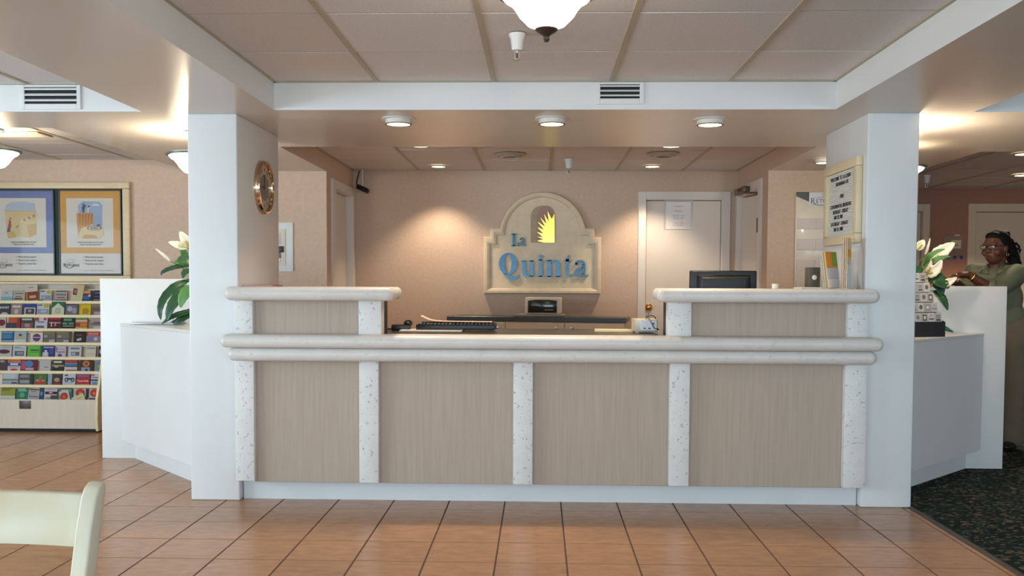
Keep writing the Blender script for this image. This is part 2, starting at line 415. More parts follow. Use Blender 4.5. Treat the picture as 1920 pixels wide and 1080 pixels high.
# baseboards
struct('baseboard_left', MB().box(-3.5, -1.9, 2.728, 2.74, 0, .09), WHITE)
struct('baseboard_right', MB().box(2.88, 3.12, 5.288, 5.3, 0, .09).box(4.07, 4.46, 5.288, 5.3, 0, .09), mat('dark_base', (70, 50, 44), .5))
# ------------------------------------------------------------------ front desk
STONE = mat('pitted_plaster', (222, 220, 216), .55, spec=.35, var=.04, vs=9, pits=.9, bs=46, bdist=.004)
LEDGE = mat('pitted_ledge', (215, 209, 203), .36, spec=.45, var=.04, vs=7, pits=.6, bs=42, bdist=.003)
WOOD = mat('limed_oak', (174, 155, 139), .5, spec=.3, var=.0, col2=(182, 165, 149), vs=9, vstretch=(8, 8, .3), detail=6)
GRAN = mat('dark_laminate', (52, 50, 44), .28, var=.25, vs=60)
KICK = mat('kick_paint', (214, 216, 218), .4, var=.02)
desk = thing('front_desk', 'long reception desk with pale wood panels, white plaster posts and rounded ledges', 'desk', (-.07, .3, 0))
ox, oy = -.07, .3
def dbox(name, x0, x1, y0, y1, z0, z1, m, **k):
    return MB().box(x0-ox, x1-ox, y0-oy, y1-oy, z0, z1).build(name, m, desk, **k)
dbox('toe_kick', -1.75, 1.60, .20, .22, 0, .125, KICK)
dbox('carcass', -1.75, 1.60, .14, .80, .115, .878, WOOD)
POSTS = [(-1.755, -1.651), (-1.085, -.979), (-.259, -.154), (.570, .677), (1.489, 1.604)]
for i in range(4):
    dbox('wood_panel', POSTS[i][1]-.01, POSTS[i+1][0]+.01, .118, .145, .112, .79, WOOD, bevel=.002, seg=1)
for i, (a, b) in enumerate(POSTS):
    dbox('plaster_post', a, b, .08, .146, .118 if i else .122, .80, STONE, bevel=.006, seg=2)
UP = [((-1.755, -1.655), (-1.087, -.964)), ((.558, .681), (1.497, 1.604))]
for (a, b) in UP:
    for q in (a, b): dbox('plaster_post', q[0], q[1], .08, .18, .91, 1.11, STONE, bevel=.006, seg=2)
    dbox('wood_panel', a[1]-.01, b[0]+.01, .115, .14, .918, 1.105, WOOD, bevel=.002, seg=1)
    dbox('riser', a[0]+.003, b[1]-.003, .135, .30, .916, 1.10, BLACKP)
dbox('ledge_moulding', -1.800, 1.650, -.045, .146, .8505, .920, LEDGE, bevel=.0335, seg=6)
dbox('ledge_moulding', -1.770, 1.628, -.015, .146, .778, .850, LEDGE, bevel=.0345, seg=6)
for (x0, x1, xi0, xi1) in ((-1.775, -.880, -1.752, -.90), (.485, 1.625, .51, 1.602)):
    dbox('upper_ledge', x0, x1, -.045, .148, 1.099, 1.171, LEDGE, bevel=.0345, seg=6)
    dbox('upper_shelf', xi0, xi1, .10, .42, 1.102, 1.1705, LEDGE, bevel=.03, seg=5)
dbox('worktop', -1.75, 1.60, .14, .83, .8785, .9145, GRAN, bevel=.003, seg=1)
dbox('worktop_edge', -1.75, 1.60, .8305, .845, .85, .9145, BLACKP)

# side counters: low pony wall with a three-cornered counter in front of it
def wing(name, label, sx, near, far, slab, zt, ztop):
    (nx, ny), (fx, fy), (px, py) = near, far, slab
    t = thing(name, label, 'counter', ((nx+fx)/2, fy, 0)); cx, cy = (nx+fx)/2, fy
    MB().box(min(nx, px)-cx, max(nx, px)-cx, fy+.005-cy, fy+.125-cy, 0, ztop).build('pony_wall', WHITE, t, bevel=.004)
    def tri(d, m): # triangle pushed in from the front by d
        n = Vector((fy-ny, -(fx-nx))).normalized()
        if n.y > 0: n = -n
        P = [Vector((nx, ny)), Vector((fx, fy+.005)), Vector((nx, fy+.005))]
        q = [P[0]-n*d, P[1]-n*d, P[2]]
        # keep the cut inside the legs of the triangle
        e = (P[1]-P[0]); 
        def at_x(x): k = (x-q[0].x)/e.x; return q[0].y+e.y*k
        a = Vector((nx, at_x(nx))); k = (P[1].y-q[0].y)/e.y; b = Vector((q[0].x+e.x*k, P[1].y))
        return [(a.x-cx, a.y-cy), (b.x-cx, b.y-cy), (P[2].x-cx, P[2].y-cy)]
    MB().prism(tri(.07, 0), 0, .125, 'z').build('toe_kick', WHITE, t)
    MB().prism(tri(.004, 0), .125, zt-.02, 'z').build('counter_body', WHITE, t)
    MB().prism(tri(0, 0), zt-.02, zt, 'z').build('counter_top', mat('white_laminate', (218, 216, 212), .3, var=.01), t, bevel=.003, seg=1)
wing('side_counter', 'white side counter with raised back, beside the brochure rack', -1, (-2.026, .335), (-2.935, 1.30), (-3.068, 1.30), .915, 1.213)
wing('side_counter', 'white side counter with raised back, where the woman stands on the carpet', 1, (1.876, .365), (2.75, 1.225), (2.887, 1.225), .884, 1.186)

# ------------------------------------------------------------------ wall sign
SIGN = mat('cast_stone', (222, 206, 178), .7, var=.06, vs=14, pits=.3, bs=34, bdist=.002)
SILV = mat('brushed_blue_metal', (46, 66, 80), .2, metal=1, var=.05, vs=20)
GOLD = mat('polished_gold', (226, 186, 84), .2, metal=1, var=.02)
k = .000968
sg = thing('wall_sign', 'arched stone sign reading La Quinta on the wall behind the desk', 'sign', (-.0985, 3.85, 1.094))
def SP(x, y): return ((x-601)*k, (1035-y)*k)
def outline(t):
    def mix(a, b): return (a[0]+(b[0]-a[0])*t, a[1]+(b[1]-a[1])*t)
    L = [mix((42, 1035), (133, 962)), mix((42, 492), (133, 600)), mix((105, 492), (195, 600)), mix((105, 408), (195, 510)), mix((190, 408), (266, 510))]
    cx, cy = 603, 478; R = 414+(340-414)*t; y0 = 408+(510-408)*t
    a0 = math.asin(max(-1, min(1, (cy-y0)/R)))
    arc = [(cx-R*math.cos(a0+(PI-2*a0)*i/28), cy-R*math.sin(a0+(PI-2*a0)*i/28)) for i in range(1, 28)]
    Rr = [(1206-x, y) for x, y in L[::-1]]
    return [SP(*p) for p in L+arc+Rr]
mb = MB(); loops = [(0, 0), (0, -.05), (.08, -.062), (.35, -.064), (.6, -.052), (.72, -.034), (1.0, -.030)]
n = len(outline(0)); vs = []; fs = []
for t, y in loops: vs += [(x, y, z) for x, z in outline(t)]
for a in range(len(loops)-1):
    for i in range(n): fs.append((a*n+i, a*n+(i+1) % n, (a+1)*n+(i+1) % n, (a+1)*n+i))
fs.append(tuple(range((len(loops)-1)*n, len(loops)*n))); fs.append(tuple(range(n))[::-1])
mb.add(vs, fs); mb.build('stone_plaque', SIGN, sg, smooth=30)
def arch(x0, x1, ytop, ybot):
    r = (x1-x0)/2; c = (x0+x1)/2
    return [SP(x0, ybot)]+[SP(c-r*math.cos(PI*i/16), ytop+r-r*math.sin(PI*i/16)) for i in range(17)]+[SP(x1, ybot)]
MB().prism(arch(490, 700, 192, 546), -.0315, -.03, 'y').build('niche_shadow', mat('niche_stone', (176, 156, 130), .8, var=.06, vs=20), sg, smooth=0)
MB().prism(arch(550, 718, 192, 546), -.0335, -.03, 'y').build('niche', mat('niche_mauve', (170, 140, 130), .8), sg, smooth=0)
tips = [(716, 268), (650, 240), (617, 272), (582, 306), (556, 347), (552, 398), (552, 446), (552, 489), (552, 530)]
vals = [(690, 322), (662, 345), (640, 366), (627, 392), (618, 424), (612, 460), (610, 497), (612, 514)]
poly = []
for i, tp in enumerate(tips):
    poly.append(tp)
    if i < len(vals): poly.append(vals[i])
poly += [(615, 545), (720, 545)]
pm = MB(); pm.prism([SP(*q) for q in poly], -.046, -.034, 'y')
pm.build('sunburst', GOLD, sg, smooth=0)
Y0, Y1 = -.050, -.030
def letter(name, comps, box):
    """comps in unit coordinates (y up); box = x0, x1, ytop, ybottom in drawing units"""
    x0, x1, yt, yb = box; w, h = x1-x0, yb-yt; m = MB()
    def U(p): return SP(x0+p[0]*w, yb-p[1]*h)
    for c in comps:
        if c[0] == 's': m.stroke([U(p) for p in c[1]], [q*w*k for q in c[2]], Y0, Y1)
        elif c[0] == 'p': m.prism([U(p) for p in c[1]], Y0, Y1)
        elif c[0] == 'o':
            (cx, cy), (rx, ry), (ix, iy) = c[1:]
            O = [U((cx+rx*math.cos(2*PI*i/40), cy+ry*math.sin(2*PI*i/40))) for i in range(40)]
            if ix: m.ring(O, [U((cx+ix*math.cos(2*PI*i/40), cy+iy*math.sin(2*PI*i/40))) for i in range(40)], Y0, Y1)
            else: m.prism(O, Y0, Y1)
    return m.build('letter', SILV, sg, smooth=25)
def curve(pts, n=6):
    P = [Vector(p) for p in pts]; out = []
    for i in range(len(P)-1):
        a, b, c, d = P[max(i-1, 0)], P[i], P[i+1], P[min(i+2, len(P)-1)]
        for j in range(n):
            t = j/n; out.append(.5*((2*b)+(-a+c)*t+(2*a-5*b+4*c-d)*t*t+(-a+3*b-3*c+d)*t**3))
    return [tuple(p) for p in out+[P[-1]]]
def cw(pts, ws, n=6):
    c = curve([(*p, w) for p, w in zip(pts, ws)], n)
    return ('s', [(p[0], p[1]) for p in c], [p[2] for p in c])
A_ = [cw([(.67, .74), (.67, .25), (.72, .08), (.84, .04), (.99, .14)], [.24, .24, .18, .09, .05]),
      cw([(.12, .74), (.18, .9), (.38, .97), (.56, .92), (.67, .72)], [.16, .12, .07, .13, .24]), ('o', (.17, .76), (.1, .085), (0, 0)),
      cw([(.62, .58), (.40, .52), (.18, .40), (.13, .2), (.25, .06), (.43, .07), (.62, .22)], [.07, .1, .19, .23, .15, .08, .06])]
Q_ = [('o', (.5, .56), (.5, .44), (.2, .395)), cw([(.28, .16), (.42, .1), (.6, .02), (.8, -.05), (1.02, .03), (1.1, .12)], [.05, .12, .15, .15, .1, .03])]
U_ = [cw([(.23, .97), (.23, .3), (.32, .09), (.48, .05), (.66, .16)], [.24, .24, .2, .11, .06]), ('p', [(0, 1), (.35, 1), (.35, .94), (0, .94)]),
      ('p', [(.64, 1), (.88, 1), (.88, 0), (.64, .02)]), ('p', [(.52, 1), (.88, 1), (.88, .94), (.52, .94)]), ('p', [(.64, .06), (1, .06), (1, 0), (.64, 0)])]
I_ = [('p', [(.28, .8), (.72, .8), (.72, 0), (.28, 0)]), ('p', [(.02, .8), (.72, .8), (.72, .75), (.02, .75)]), ('p', [(0, .05), (1, .05), (1, 0), (0, 0)]), ('o', (.5, .93), (.27, .085), (0, 0))]
N_ = [('p', [(.14, .98), (.36, 1), (.36, 0), (.14, 0)]), ('p', [(0, .98), (.36, 1), (.36, .94), (0, .92)]), ('p', [(.02, .05), (.48, .05), (.48, 0), (.02, 0)]),
      cw([(.34, .8), (.46, .93), (.62, .95), (.74, .84), (.76, .6), (.76, 0)], [.05, .09, .13, .2, .23, .23]), ('p', [(.54, .05), (.99, .05), (.99, 0), (.54, 0)])]
T_ = [cw([(.46, .8), (.46, .22), (.55, .06), (.74, .03), (.96, .12)], [.36, .36, .28, .14, .06]), ('p', [(.28, .74), (.64, .74), (.64, 1), (.5, .9), (.28, .8)]), ('p', [(.02, .74), (.96, .74), (.96, .69), (.02, .69)])]
L_ = [('p', [(.2, 1), (.55, 1), (.55, 0), (.2, 0)]), ('p', [(0, 1), (.75, 1), (.75, .93), (0, .93)]), ('p', [(0, .08), (1, .08), (1, 0), (0, 0)]), ('p', [(.85, .08), (1, .3), (1, 0)])]
letter('L', L_, (303, 375, 462, 580)); letter('a', A_, (384, 448, 496, 580))
letter('Q', Q_, (187, 360, 645, 882)); letter('u', U_, (397, 533, 718, 873)); letter('i', I_, (555, 620, 664, 873))
letter('n', N_, (630, 792, 712, 873)); letter('t', T_, (806, 886, 660, 873)); letter('a', A_, (908, 1046, 712, 873))

# ------------------------------------------------------------------ credenza behind the desk and what stands on it
CREAM = mat('cream_laminate', (208, 190, 168), .45, var=.02)
cr = thing('credenza', 'low cream cabinet with dark top standing under the stone sign', 'cabinet', (-.13, 3.49, 0), math.radians(-10))
MB().box(-.79, .79, -.17, .19, .06, .852).build('body', CREAM, cr, bevel=.003, seg=1)
MB().box(-.80, .80, -.185, .20, .853, .895).build('top', mat('slate_laminate', (62, 68, 72), .35, var=.08, vs=40), cr, bevel=.003, seg=1)
for i in range(3):
    a = -.787+i*.525
    d = MB().box(a+.003, a+.522, -.186, -.171, .08, .845).build('door', CREAM, cr, bevel=.002, seg=1)
    kx = a+(.46, .46, .07)[i]
    MB().lathe([(0, 0), (.006, 0), (.006, .012), (.014, .018), (.014, .024), (0, .028)], 12, Matrix.Translation((kx, -.186, .80)) @ Matrix.Rotation(PI/2, 4, 'X')).build('knob', mat('chrome', (190, 190, 190), .15, metal=1), d)
tv = thing('display_terminal', 'small beige box terminal with dark screen on the cream cabinet', 'terminal', (-.085, 3.45, .8955), math.radians(-6))
BEI = mat('beige_plastic', (206, 196, 176), .45, var=.03, bump=.05, bs=500)
MB().box(-.155, .155, -.10, .13, .024, .17).build('housing', BEI, tv, bevel=.01, seg=3)
MB().prism([(-.128, .035), (.128, .035), (.128, .142), (.06, .15), (-.06, .15), (-.128, .142)], -.104, -.09, 'y').build('screen', mat('dark_glass', (40, 40, 36), .12, var=.05), tv, bevel=.002)
MB().box(.02, .095, -.1055, -.104, .06, .063).build('label_strip', mat('silver_strip', (200, 200, 200), .3), tv)
MB().box(-.25, .19, -.14, .15, 0, .022).build('base', mat('grey_plastic', (130, 122, 112), .5), tv, bevel=.008, seg=2)

# ------------------------------------------------------------------ things on the desk
sc = thing('phone_set', 'small black handset unit with cord at the left end of the worktop', 'phone', (-.93, .60, .9155), .1)
MB().box(-.06, .05, -.05, .06, 0, .032).build('base', BLACKP, sc, bevel=.004)
MB().ball((.035, .02, .04), (.028, .05, .02), 12).build('handset', BLACKP, sc)
MB().tube(curve([(-.055, 0, .008), (-.10, -.03, .006), (-.14, -.02, .006)], 5), .004, 6).build('cord', BLACKP, sc)
PAPER = mat('paper_white', (226, 222, 214), .6, var=.01); PAPERC = mat('paper_cream', (232, 218, 176), .6, var=.02)
kb = thing('keyboard', 'black keyboard lying on the worktop under a curled sheet of paper', 'keyboard', (-.605, .58, .9225), math.radians(-3))
MB().prism([(-.075, 0), (.075, 0), (.075, .038), (-.075, .028)], -.228, .228, 'x').build('body', BLACKP, kb, bevel=.003)
me_key = MB().box(-.0085, .0085, -.008, .008, 0, .007).mesh('key', BLACKP, bevel=.0015, seg=1)
for r in range(5):
    for c in range(20):
        y = -.058+r*.025
        share('key', me_key, kb, (-.205+c*.0216, y, .0278+(y+.075)/.15*.010))
kbp = thing('paper_sheet', 'pinkish sheet with a curled end lying across the black keyboard', 'paper', (-.60, .60, .965))
m = MB(); pts = [(-.215, .035), (-.19, .022), (-.16, .010), (-.10, .003), (0, .0015), (.20, .0005)]
for (a, b) in zip(pts[:-1], pts[1:]): m.add([(a[0], -.05, a[1]), (b[0], -.05, b[1]), (b[0], .06, b[1]), (a[0], .06, a[1]), (a[0], -.05, a[1]+.001), (b[0], -.05, b[1]+.001), (b[0], .06, b[1]+.001), (a[0], .06, a[1]+.001)], [(0, 3, 2, 1), (4, 5, 6, 7), (0, 1, 5, 4), (2, 3, 7, 6), (0, 4, 7, 3), (1, 2, 6, 5)])
m.build('sheet', mat('paper_pink', (232, 200, 186), .6), kbp)
kbp.location.z = .9665
def flat(name, label, cat, loc, rz, w, d, h, m, n=1):
    t = thing(name, label, cat, loc, rz); z = 0
    for i in range(n):
        MB().box(-w/2+.004*(i % 2), w/2+.004*(i % 2), -d/2, d/2, z, z+h/n*.94).build('sheet', m, t); z += h/n
    return t
flat('paper_pad', 'white paper pad under the front edge of the keyboard', 'paper', (-.75, .57, .9152), .02, .36, .21, .0068, PAPER, 2)
flat('envelope_stack', 'cream envelopes lying on the worktop beside the beige control box', 'envelopes', (.312, .60, .9152), -.08, .22, .11, .012, PAPERC, 3)
cb = thing('control_box', 'beige control box with white panel, sockets and cables on the worktop', 'control box', (.505, .50, .9155), .03)
MB().box(-.086, .040, -.075, .10, .008, .078).build('housing', BEI, cb, bevel=.004)
MB().box(-.058, .034, -.078, -.074, .016, .072).build('front_panel', mat('panel_white', (226, 230, 236), .4), cb)
for x in (-.075, .026): MB().box(x-.008, x+.008, -.07, -.05, 0, .009).build('foot', BEI, cb)
for x, z, w in ((-.035, .024, .012), (-.008, .024, .012), (.012, .05, .014)): MB().box(x-w/2, x+w/2, -.0795, -.0775, z, z+w*.55).build('socket', BLACKP, cb)
MB().tube(curve([(.02, -.082, .026), (.005, -.10, .05), (-.012, -.075, .085), (-.015, -.02, .083), (-.01, .05, .082)], 5), .0035, 6).build('grey_cable', mat('cable_grey', (120, 120, 120), .5), cb)
MB().tube(curve([(.028, -.08, .026), (.036, -.09, .024), (.046, -.06, .02)], 5), .004, 6).build('plug', BLACKP, cb)
MB().tube(curve([(-.012, .03, .083), (.005, .02, .095), (.03, .01, .092), (.043, .0, .07), (.046, -.01, .02)], 5), .0035, 6).build('black_cable', BLACKP, cb)
mo = thing('monitor', 'black flat computer monitor seen from behind above the right ledge', 'monitor', (.963, .66, .9155), 0)
MB().cyl((0, .03), .10, 0, .014, 28).build('stand_base', BLACKP, mo)
MB().box(-.03, .03, .03, .06, .014, .20).build('stand_neck', BLACKP, mo, bevel=.006)
MB().box(-.196, .196, .02, .06, .08, .358).build('housing', BLACKP, mo, bevel=.008, seg=3)
m = MB(); a = [(-.16, .10), (.16, .10), (.16, .335), (-.16, .335)]; b = [(-.13, .13), (.13, .13), (.13, .315), (-.13, .315)]
vs = [(x, .021, z) for x, z in a]+[(x, -.018, z) for x, z in b]
m.add(vs, [(4, 5, 6, 7)]+[(i, (i+1) % 4, 4+(i+1) % 4, 4+i) for i in range(4)]+[(3, 2, 1, 0)]); m.build('rear_shell', BLACKP, mo, bevel=.006)
vent_me = MB().box(-.13, .13, -.002, .004, -.0012, .0012).mesh('vent_slot', mat('vent_olive', (84, 80, 54), .5))
for i in range(5): share('vent_slot', vent_me, mo, (0, -.0125+i*.0078, .3165+i*.0035))
MB().box(-.18, .18, .061, .064, .095, .345).build('screen', mat('screen_glass', (30, 34, 40), .1), mo)
cup = thing('paper_roll', 'small white roll beside the black monitor', 'roll', (1.19, .62, 1.1712))
cup.location = (1.178, .33, 1.1712)
MB().lathe([(.006, 0), (.018, 0), (.018, .026), (.006, .026)], 16).build('paper', PAPER, cup)
MB().lathe([(.003, .001), (.0058, .001), (.0058, .025), (.003, .025)], 10).build('core', mat('card_brown', (150, 120, 90), .7), cup)
rd = thing('red_folder', 'thin red folder lying on the left upper ledge', 'folder', (-1.64, .22, 1.1712), .03)
REDM = mat('red_card', (178, 52, 48), .5, var=.04)
MB().box(-.085, .085, -.11, .11, 0, .002).box(-.083, .085, -.11, .11, .006, .008).build('cover', REDM, rd)
MB().box(-.08, .08, -.105, .105, .0022, .0058).build('pages', PAPER, rd)
# leaflet holders on the right upper ledge
ACR = mat('clear_acrylic', (235, 238, 240), .08, alpha=.28, var=.0, spec=.5)
COLM = mat('printed_card', (255, 255, 255), .55, attr='Col', var=.18, vs=45, spec=.3)
def card(m, x0, x1, z0, z1, y, c, M=None, th=.0006):
    m.col = lin(c); m.box(x0, x1, y, y+th, z0, z1, M)
h1 = thing('leaflet_holder', 'clear holder with orange and green leaflets leaning on the right ledge', 'holder', (1.462, .25, 1.1712), math.radians(35))
R1 = Matrix.Rotation(math.radians(-9), 4, 'X')
MB().box(-.05, .05, -.026, -.024, 0, .11, R1).box(-.05, .05, .012, .015, 0, .17, R1).box(-.05, .05, -.026, .015, 0, .003, R1).build('clear_holder', ACR, h1)
m = MB()
for i in range(4):
    y = -.02+i*.006; card(m, -.046, .046, .004, .20, y, ('d9a23c', 'c8dcc0', 'b8882e', 'd8d0c0')[i], R1, .003)
card(m, -.046, .0, .11, .20, -.0206, 'd98f3c', R1); card(m, .0, .046, .12, .20, -.0206, '86a13c', R1); card(m, -.046, .046, .05, .11, -.0206, '9aa4c4', R1); card(m, -.046, .046, .004, .05, -.0206, 'dcdce4', R1)
m.build('leaflets', COLM, h1)
h2 = thing('leaflet_stand', 'tall cream leaflet with orange square in a clear stand against the right pier', 'holder', (1.505, .165, 1.1712), math.radians(60))
MB().box(-.055, .055, -.032, -.030, 0, .15).box(-.055, .055, .012, .015, 0, .21).box(-.055, .055, -.032, .015, 0, .003).build('clear_holder', ACR, h2)
m = MB()
for i in range(3): card(m, -.05, .05, .004, .27, -.02+i*.008, ('e8c89c', 'efe2cc', 'e2b98a')[i], None, .004)
card(m, -.045, .045, .17, .21, -.0206, 'e0a832'); card(m, -.05, .05, .004, .13, -.0206, 'e6ecee')
m.build('leaflets', COLM, h2)
h3 = thing('acrylic_panel', 'empty clear acrylic panel leaning against the right pier behind leaflets', 'acrylic panel', (1.588, .325, 1.1712))
MB().box(-.006, -.002, -.105, .10, 0, .215).build('sheet', ACR, h3)
MB().box(-.02, .008, -.105, .10, 0, .004).build('foot', ACR, h3)
ct = thing('card_terminal', 'dark olive card box with pale emblem at the back of the right ledge', 'box', (1.395, .37, 1.1712), .12)
MB().box(-.035, .03, -.03, .03, 0, .118).build('body', mat('olive_box', (82, 76, 62), .5), ct, bevel=.004)
MB().ball((-.004, -.031, .062), (.014, .003, .014), 12).build('emblem', mat('emblem_white', (225, 222, 212), .5), ct)
flat('pamphlet_pile', 'loose white papers on the right ledge beside the leaflets', 'papers', (1.33, .24, 1.1712), .2, .12, .09, .008, PAPER, 3)
# ------------------------------------------------------------------ on the piers and walls
RX = Matrix.Rotation(PI/2, 4, 'Y')           # local z -> +x
ck = thing('wall_clock', 'round brass-rimmed wall clock hung on the left pier above the ledge', 'clock', (-1.755, .60, 1.748))
CHR = mat('polished_brass', (206, 180, 148), .12, metal=1, var=.02)
MB().lathe([(.132, .012), (.134, .024), (.142, .032), (.152, .030), (.158, .018), (.158, .0), (.132, .0), (.132, .012)], 48, RX).build('rim', CHR, ck)
MB().lathe([(0, .004), (.133, .004), (.133, .014), (0, .014)], 48, RX).build('dial', mat('dial_champagne', (190, 176, 160), .25, metal=.3), ck)
MB().lathe([(0, .014), (.078, .014), (.078, .0152), (0, .0152)], 40, RX).build('dial_centre', mat('dial_dark', (104, 92, 86), .2, metal=.4), ck)
MB().box(.0155, .017, -.004, .004, -.012, .07).build('hour_hand', BLACKP, ck); MB().box(.0172, .0186, -.05, .01, -.003, .003).build('minute_hand', BLACKP, ck)
me_tick = MB().box(.0141, .0156, -.003, .003, .09, .112).mesh('tick', BLACKP)
for i in range(12):
    o = share('tick', me_tick, ck, (0, 0, 0)); o.rotation_euler = (i*PI/6, 0, 0)
# letter board on the right pier
lb = thing('letter_board', 'white letter board with black welcome message on the right pier', 'sign', (1.6045, .495, 1.42))
CRW = mat('cream_frame', (222, 204, 168), .4, var=.03, vs=8)
hw = .285; H0, H1 = 0, .465
f = MB().box(-.036, 0, -hw, hw, H0, H0+.052).box(-.036, 0, -hw, hw, H1-.052, H1).box(-.036, 0, -hw, -hw+.052, H0+.052, H1-.052).box(-.036, 0, hw-.052, hw, H0+.052, H1-.052)
f.build('frame', CRW, lb, bevel=.006, seg=2)
FELT = mat('letterboard_felt', (226, 224, 216), .8, var=.02)
gb = MB(); nn = 36; h = (H1-H0-.104)/nn
for i in range(nn):
    z = H0+.052+i*h; gb.box(-.019, -.006, -hw+.05, hw-.05, z, z+h*.7).box(-.012, -.006, -hw+.05, hw-.05, z+h*.7, z+h)
gb.build('grooved_panel', FELT, lb, smooth=0)
MB().box(-.006, -.0005, -hw+.02, hw-.02, H0+.02, H1-.02).build('backing', DARK, lb)
rot = (PI/2, 0, -PI/2)
for s, y, z in (('WELCOME  TO  LA QUIN', .205, .372), ('SAVANNAH I-95', .11, .338), ('FREE', .03, .265), ('CONTINENTAL BREAKFAS', .205, .213), ('MONDAY - FRIDAY', .15, .180), ('600 TIL 900', .13, .150), ('SATURDAY   SUNDAY', .185, .112), ('700 TIL 1000', .135, .080)):
    text(s, .030, (-.0195, y, z), rot, mat('black_letter', (16, 16, 18), .5), lb, 'lettering', 'LEFT', .001, 1.02, .0004)
# electric panel beyond the left pier
ep = thing('wall_panel', 'white framed control panel on the wall beyond the left pier', 'control panel', (-2.235, 2.74, 1.28))
IV = mat('ivory_metal', (222, 218, 204), .45)
MB().box(-.20, .095, -.014, -.0005, 0, .40).build('frame', mat('white_metal', (222, 230, 232), .4), ep, bevel=.003)
MB().box(-.15, .035, -.022, -.013, .048, .345).build('cover', IV, ep, bevel=.003)
MB().box(-.13, .0, -.024, -.0215, .22, .315).build('notice', mat('lilac_card', (196, 192, 206), .6), ep)
MB().box(-.13, .0, -.024, -.0215, .108, .155).build('dark_strip', mat('grey_strip', (110, 104, 104), .5), ep)
MB().box(-.02, .022, -.034, -.0215, .155, .205).build('latch', BLACKP, ep, bevel=.003)
MB().cyl((0, 0), .012, 0, .006, 14, Matrix.Translation((-.02, -.022, .088)) @ Matrix.Rotation(PI/2, 4, 'X')).build('lock', mat('steel', (150, 150, 150), .3, metal=1), ep)
# security camera in the back corner
cc = thing('security_camera', 'small black security camera hanging in the back left ceiling corner', 'camera', (-1.755, 3.72, 2.06))
MB().cyl((.0, 0), .006, .015, .172, 8).build('drop_rod', FRAME, cc)
Mc = Matrix.Translation((-.01, -.01, -.005)) @ Matrix.Rotation(math.radians(24), 4, 'Y') @ Matrix.Rotation(-.3, 4, 'Z')
MB().box(-.04, .055, -.028, .028, -.02, .025, Mc).build('housing', BLACKP, cc, bevel=.006)
MB().lathe([(0, 0), (.02, 0), (.022, .02), (.016, .022), (0, .018)], 14, Mc @ Matrix.Translation((.055, 0, 0)) @ Matrix.Rotation(PI/2, 4, 'Y')).build('lens', mat('lens_glass', (20, 18, 18), .08), cc)
MB().tube(curve([(-.03, .03, .0), (-.065, .06, .03), (-.07, .1, .09), (-.05, .11, .17)], 5), .006, 6).build('cable', mat('cable_green', (54, 60, 58), .5), cc)
# notice taped to the back door
nt = thing('door_notice', 'white printed notice in a clear sleeve taped to the back door', 'notice', (1.166, 3.8795, 1.69))
MB().box(-.135, .135, -.0008, 0, 0, .275).build('clear_sleeve', mat('sleeve', (232, 230, 228), .12, alpha=.55), nt)
MB().box(-.115, .115, -.0014, -.0008, .01, .262).build('sheet', mat('paper_bright', (238, 236, 236), .6, var=.01), nt)
INK = mat('ink_grey', (120, 116, 124), .7); INKD = mat('ink_dark', (58, 60, 72), .7)
for i, s in enumerate(('LA QUINTA', '', 'MORNING', '', '7:00  TIL  11:00', '7:00  TIL  10:00', '', 'NOON  2:00', 'AT THE DESK')):
    if s: text(s, .016, (0, -.0016, .215-i*.022), (PI/2, 0, 0), INK, nt, 'print_line', 'CENTER', .0002)
# rewards board on the right lobby wall
rb = thing('rewards_board', 'tall cream display board with pockets and Returns heading, half hidden by right pier', 'board', (2.13, 2.68, 1.165))
MB().box(-.215, .25, -.02, -.0005, 0, .765).build('board', mat('board_cream', (216, 210, 196), .35, coat=.3), rb, bevel=.003)
MB().prism([(-.212, .762), (-.212, .728), (-.05, .66), (.1, .665), (.1, .762)], -.0215, -.0195, 'y').build('green_corner', mat('dark_green', (72, 80, 74), .5), rb, smooth=0)
MB().box(-.11, .13, -.025, -.0215, .655, .76).build('title_card', mat('title_card', (214, 218, 224), .4), rb, bevel=.002)
RETB = mat('returns_ink', (62, 72, 100), .5)
text('LA QUINTA', .016, (-.07, -.0256, .712), (PI/2, 0, 0), INK, rb, 'lettering', 'LEFT', .0003)
text('R', .066, (-.10, -.0256, .668), (PI/2, 0, 0), RETB, rb, 'lettering', 'LEFT', .0003); text('ETURNS', .048, (-.056, -.0256, .672), (PI/2, 0, 0), RETB, rb, 'lettering', 'LEFT', .0003)
MB().stroke(curve([(-.08, .668), (-.03, .657), (.03, .66), (.07, .672)], 5), .005, -.0262, -.025).build('swash', RETB, rb)
MB().ring([(.0+.012*math.cos(a*PI/6), .738+.012*math.sin(a*PI/6)) for a in range(12)], [(.0+.008*math.cos(a*PI/6), .738+.008*math.sin(a*PI/6)) for a in range(12)], -.0262, -.025).build('sun_mark', mat('mark_tan', (180, 160, 120), .5), rb)
POCK = mat('pocket_card', (206, 196, 190), .35, var=.03); 
for r in range(4):
    z = .555-r*.165
    for c in range(3):
        MB().box(-.2+c*.145, -.2+c*.145+.138, -.026, -.0195, z-.09, z).build('pocket', POCK, rb, bevel=.001, seg=1)
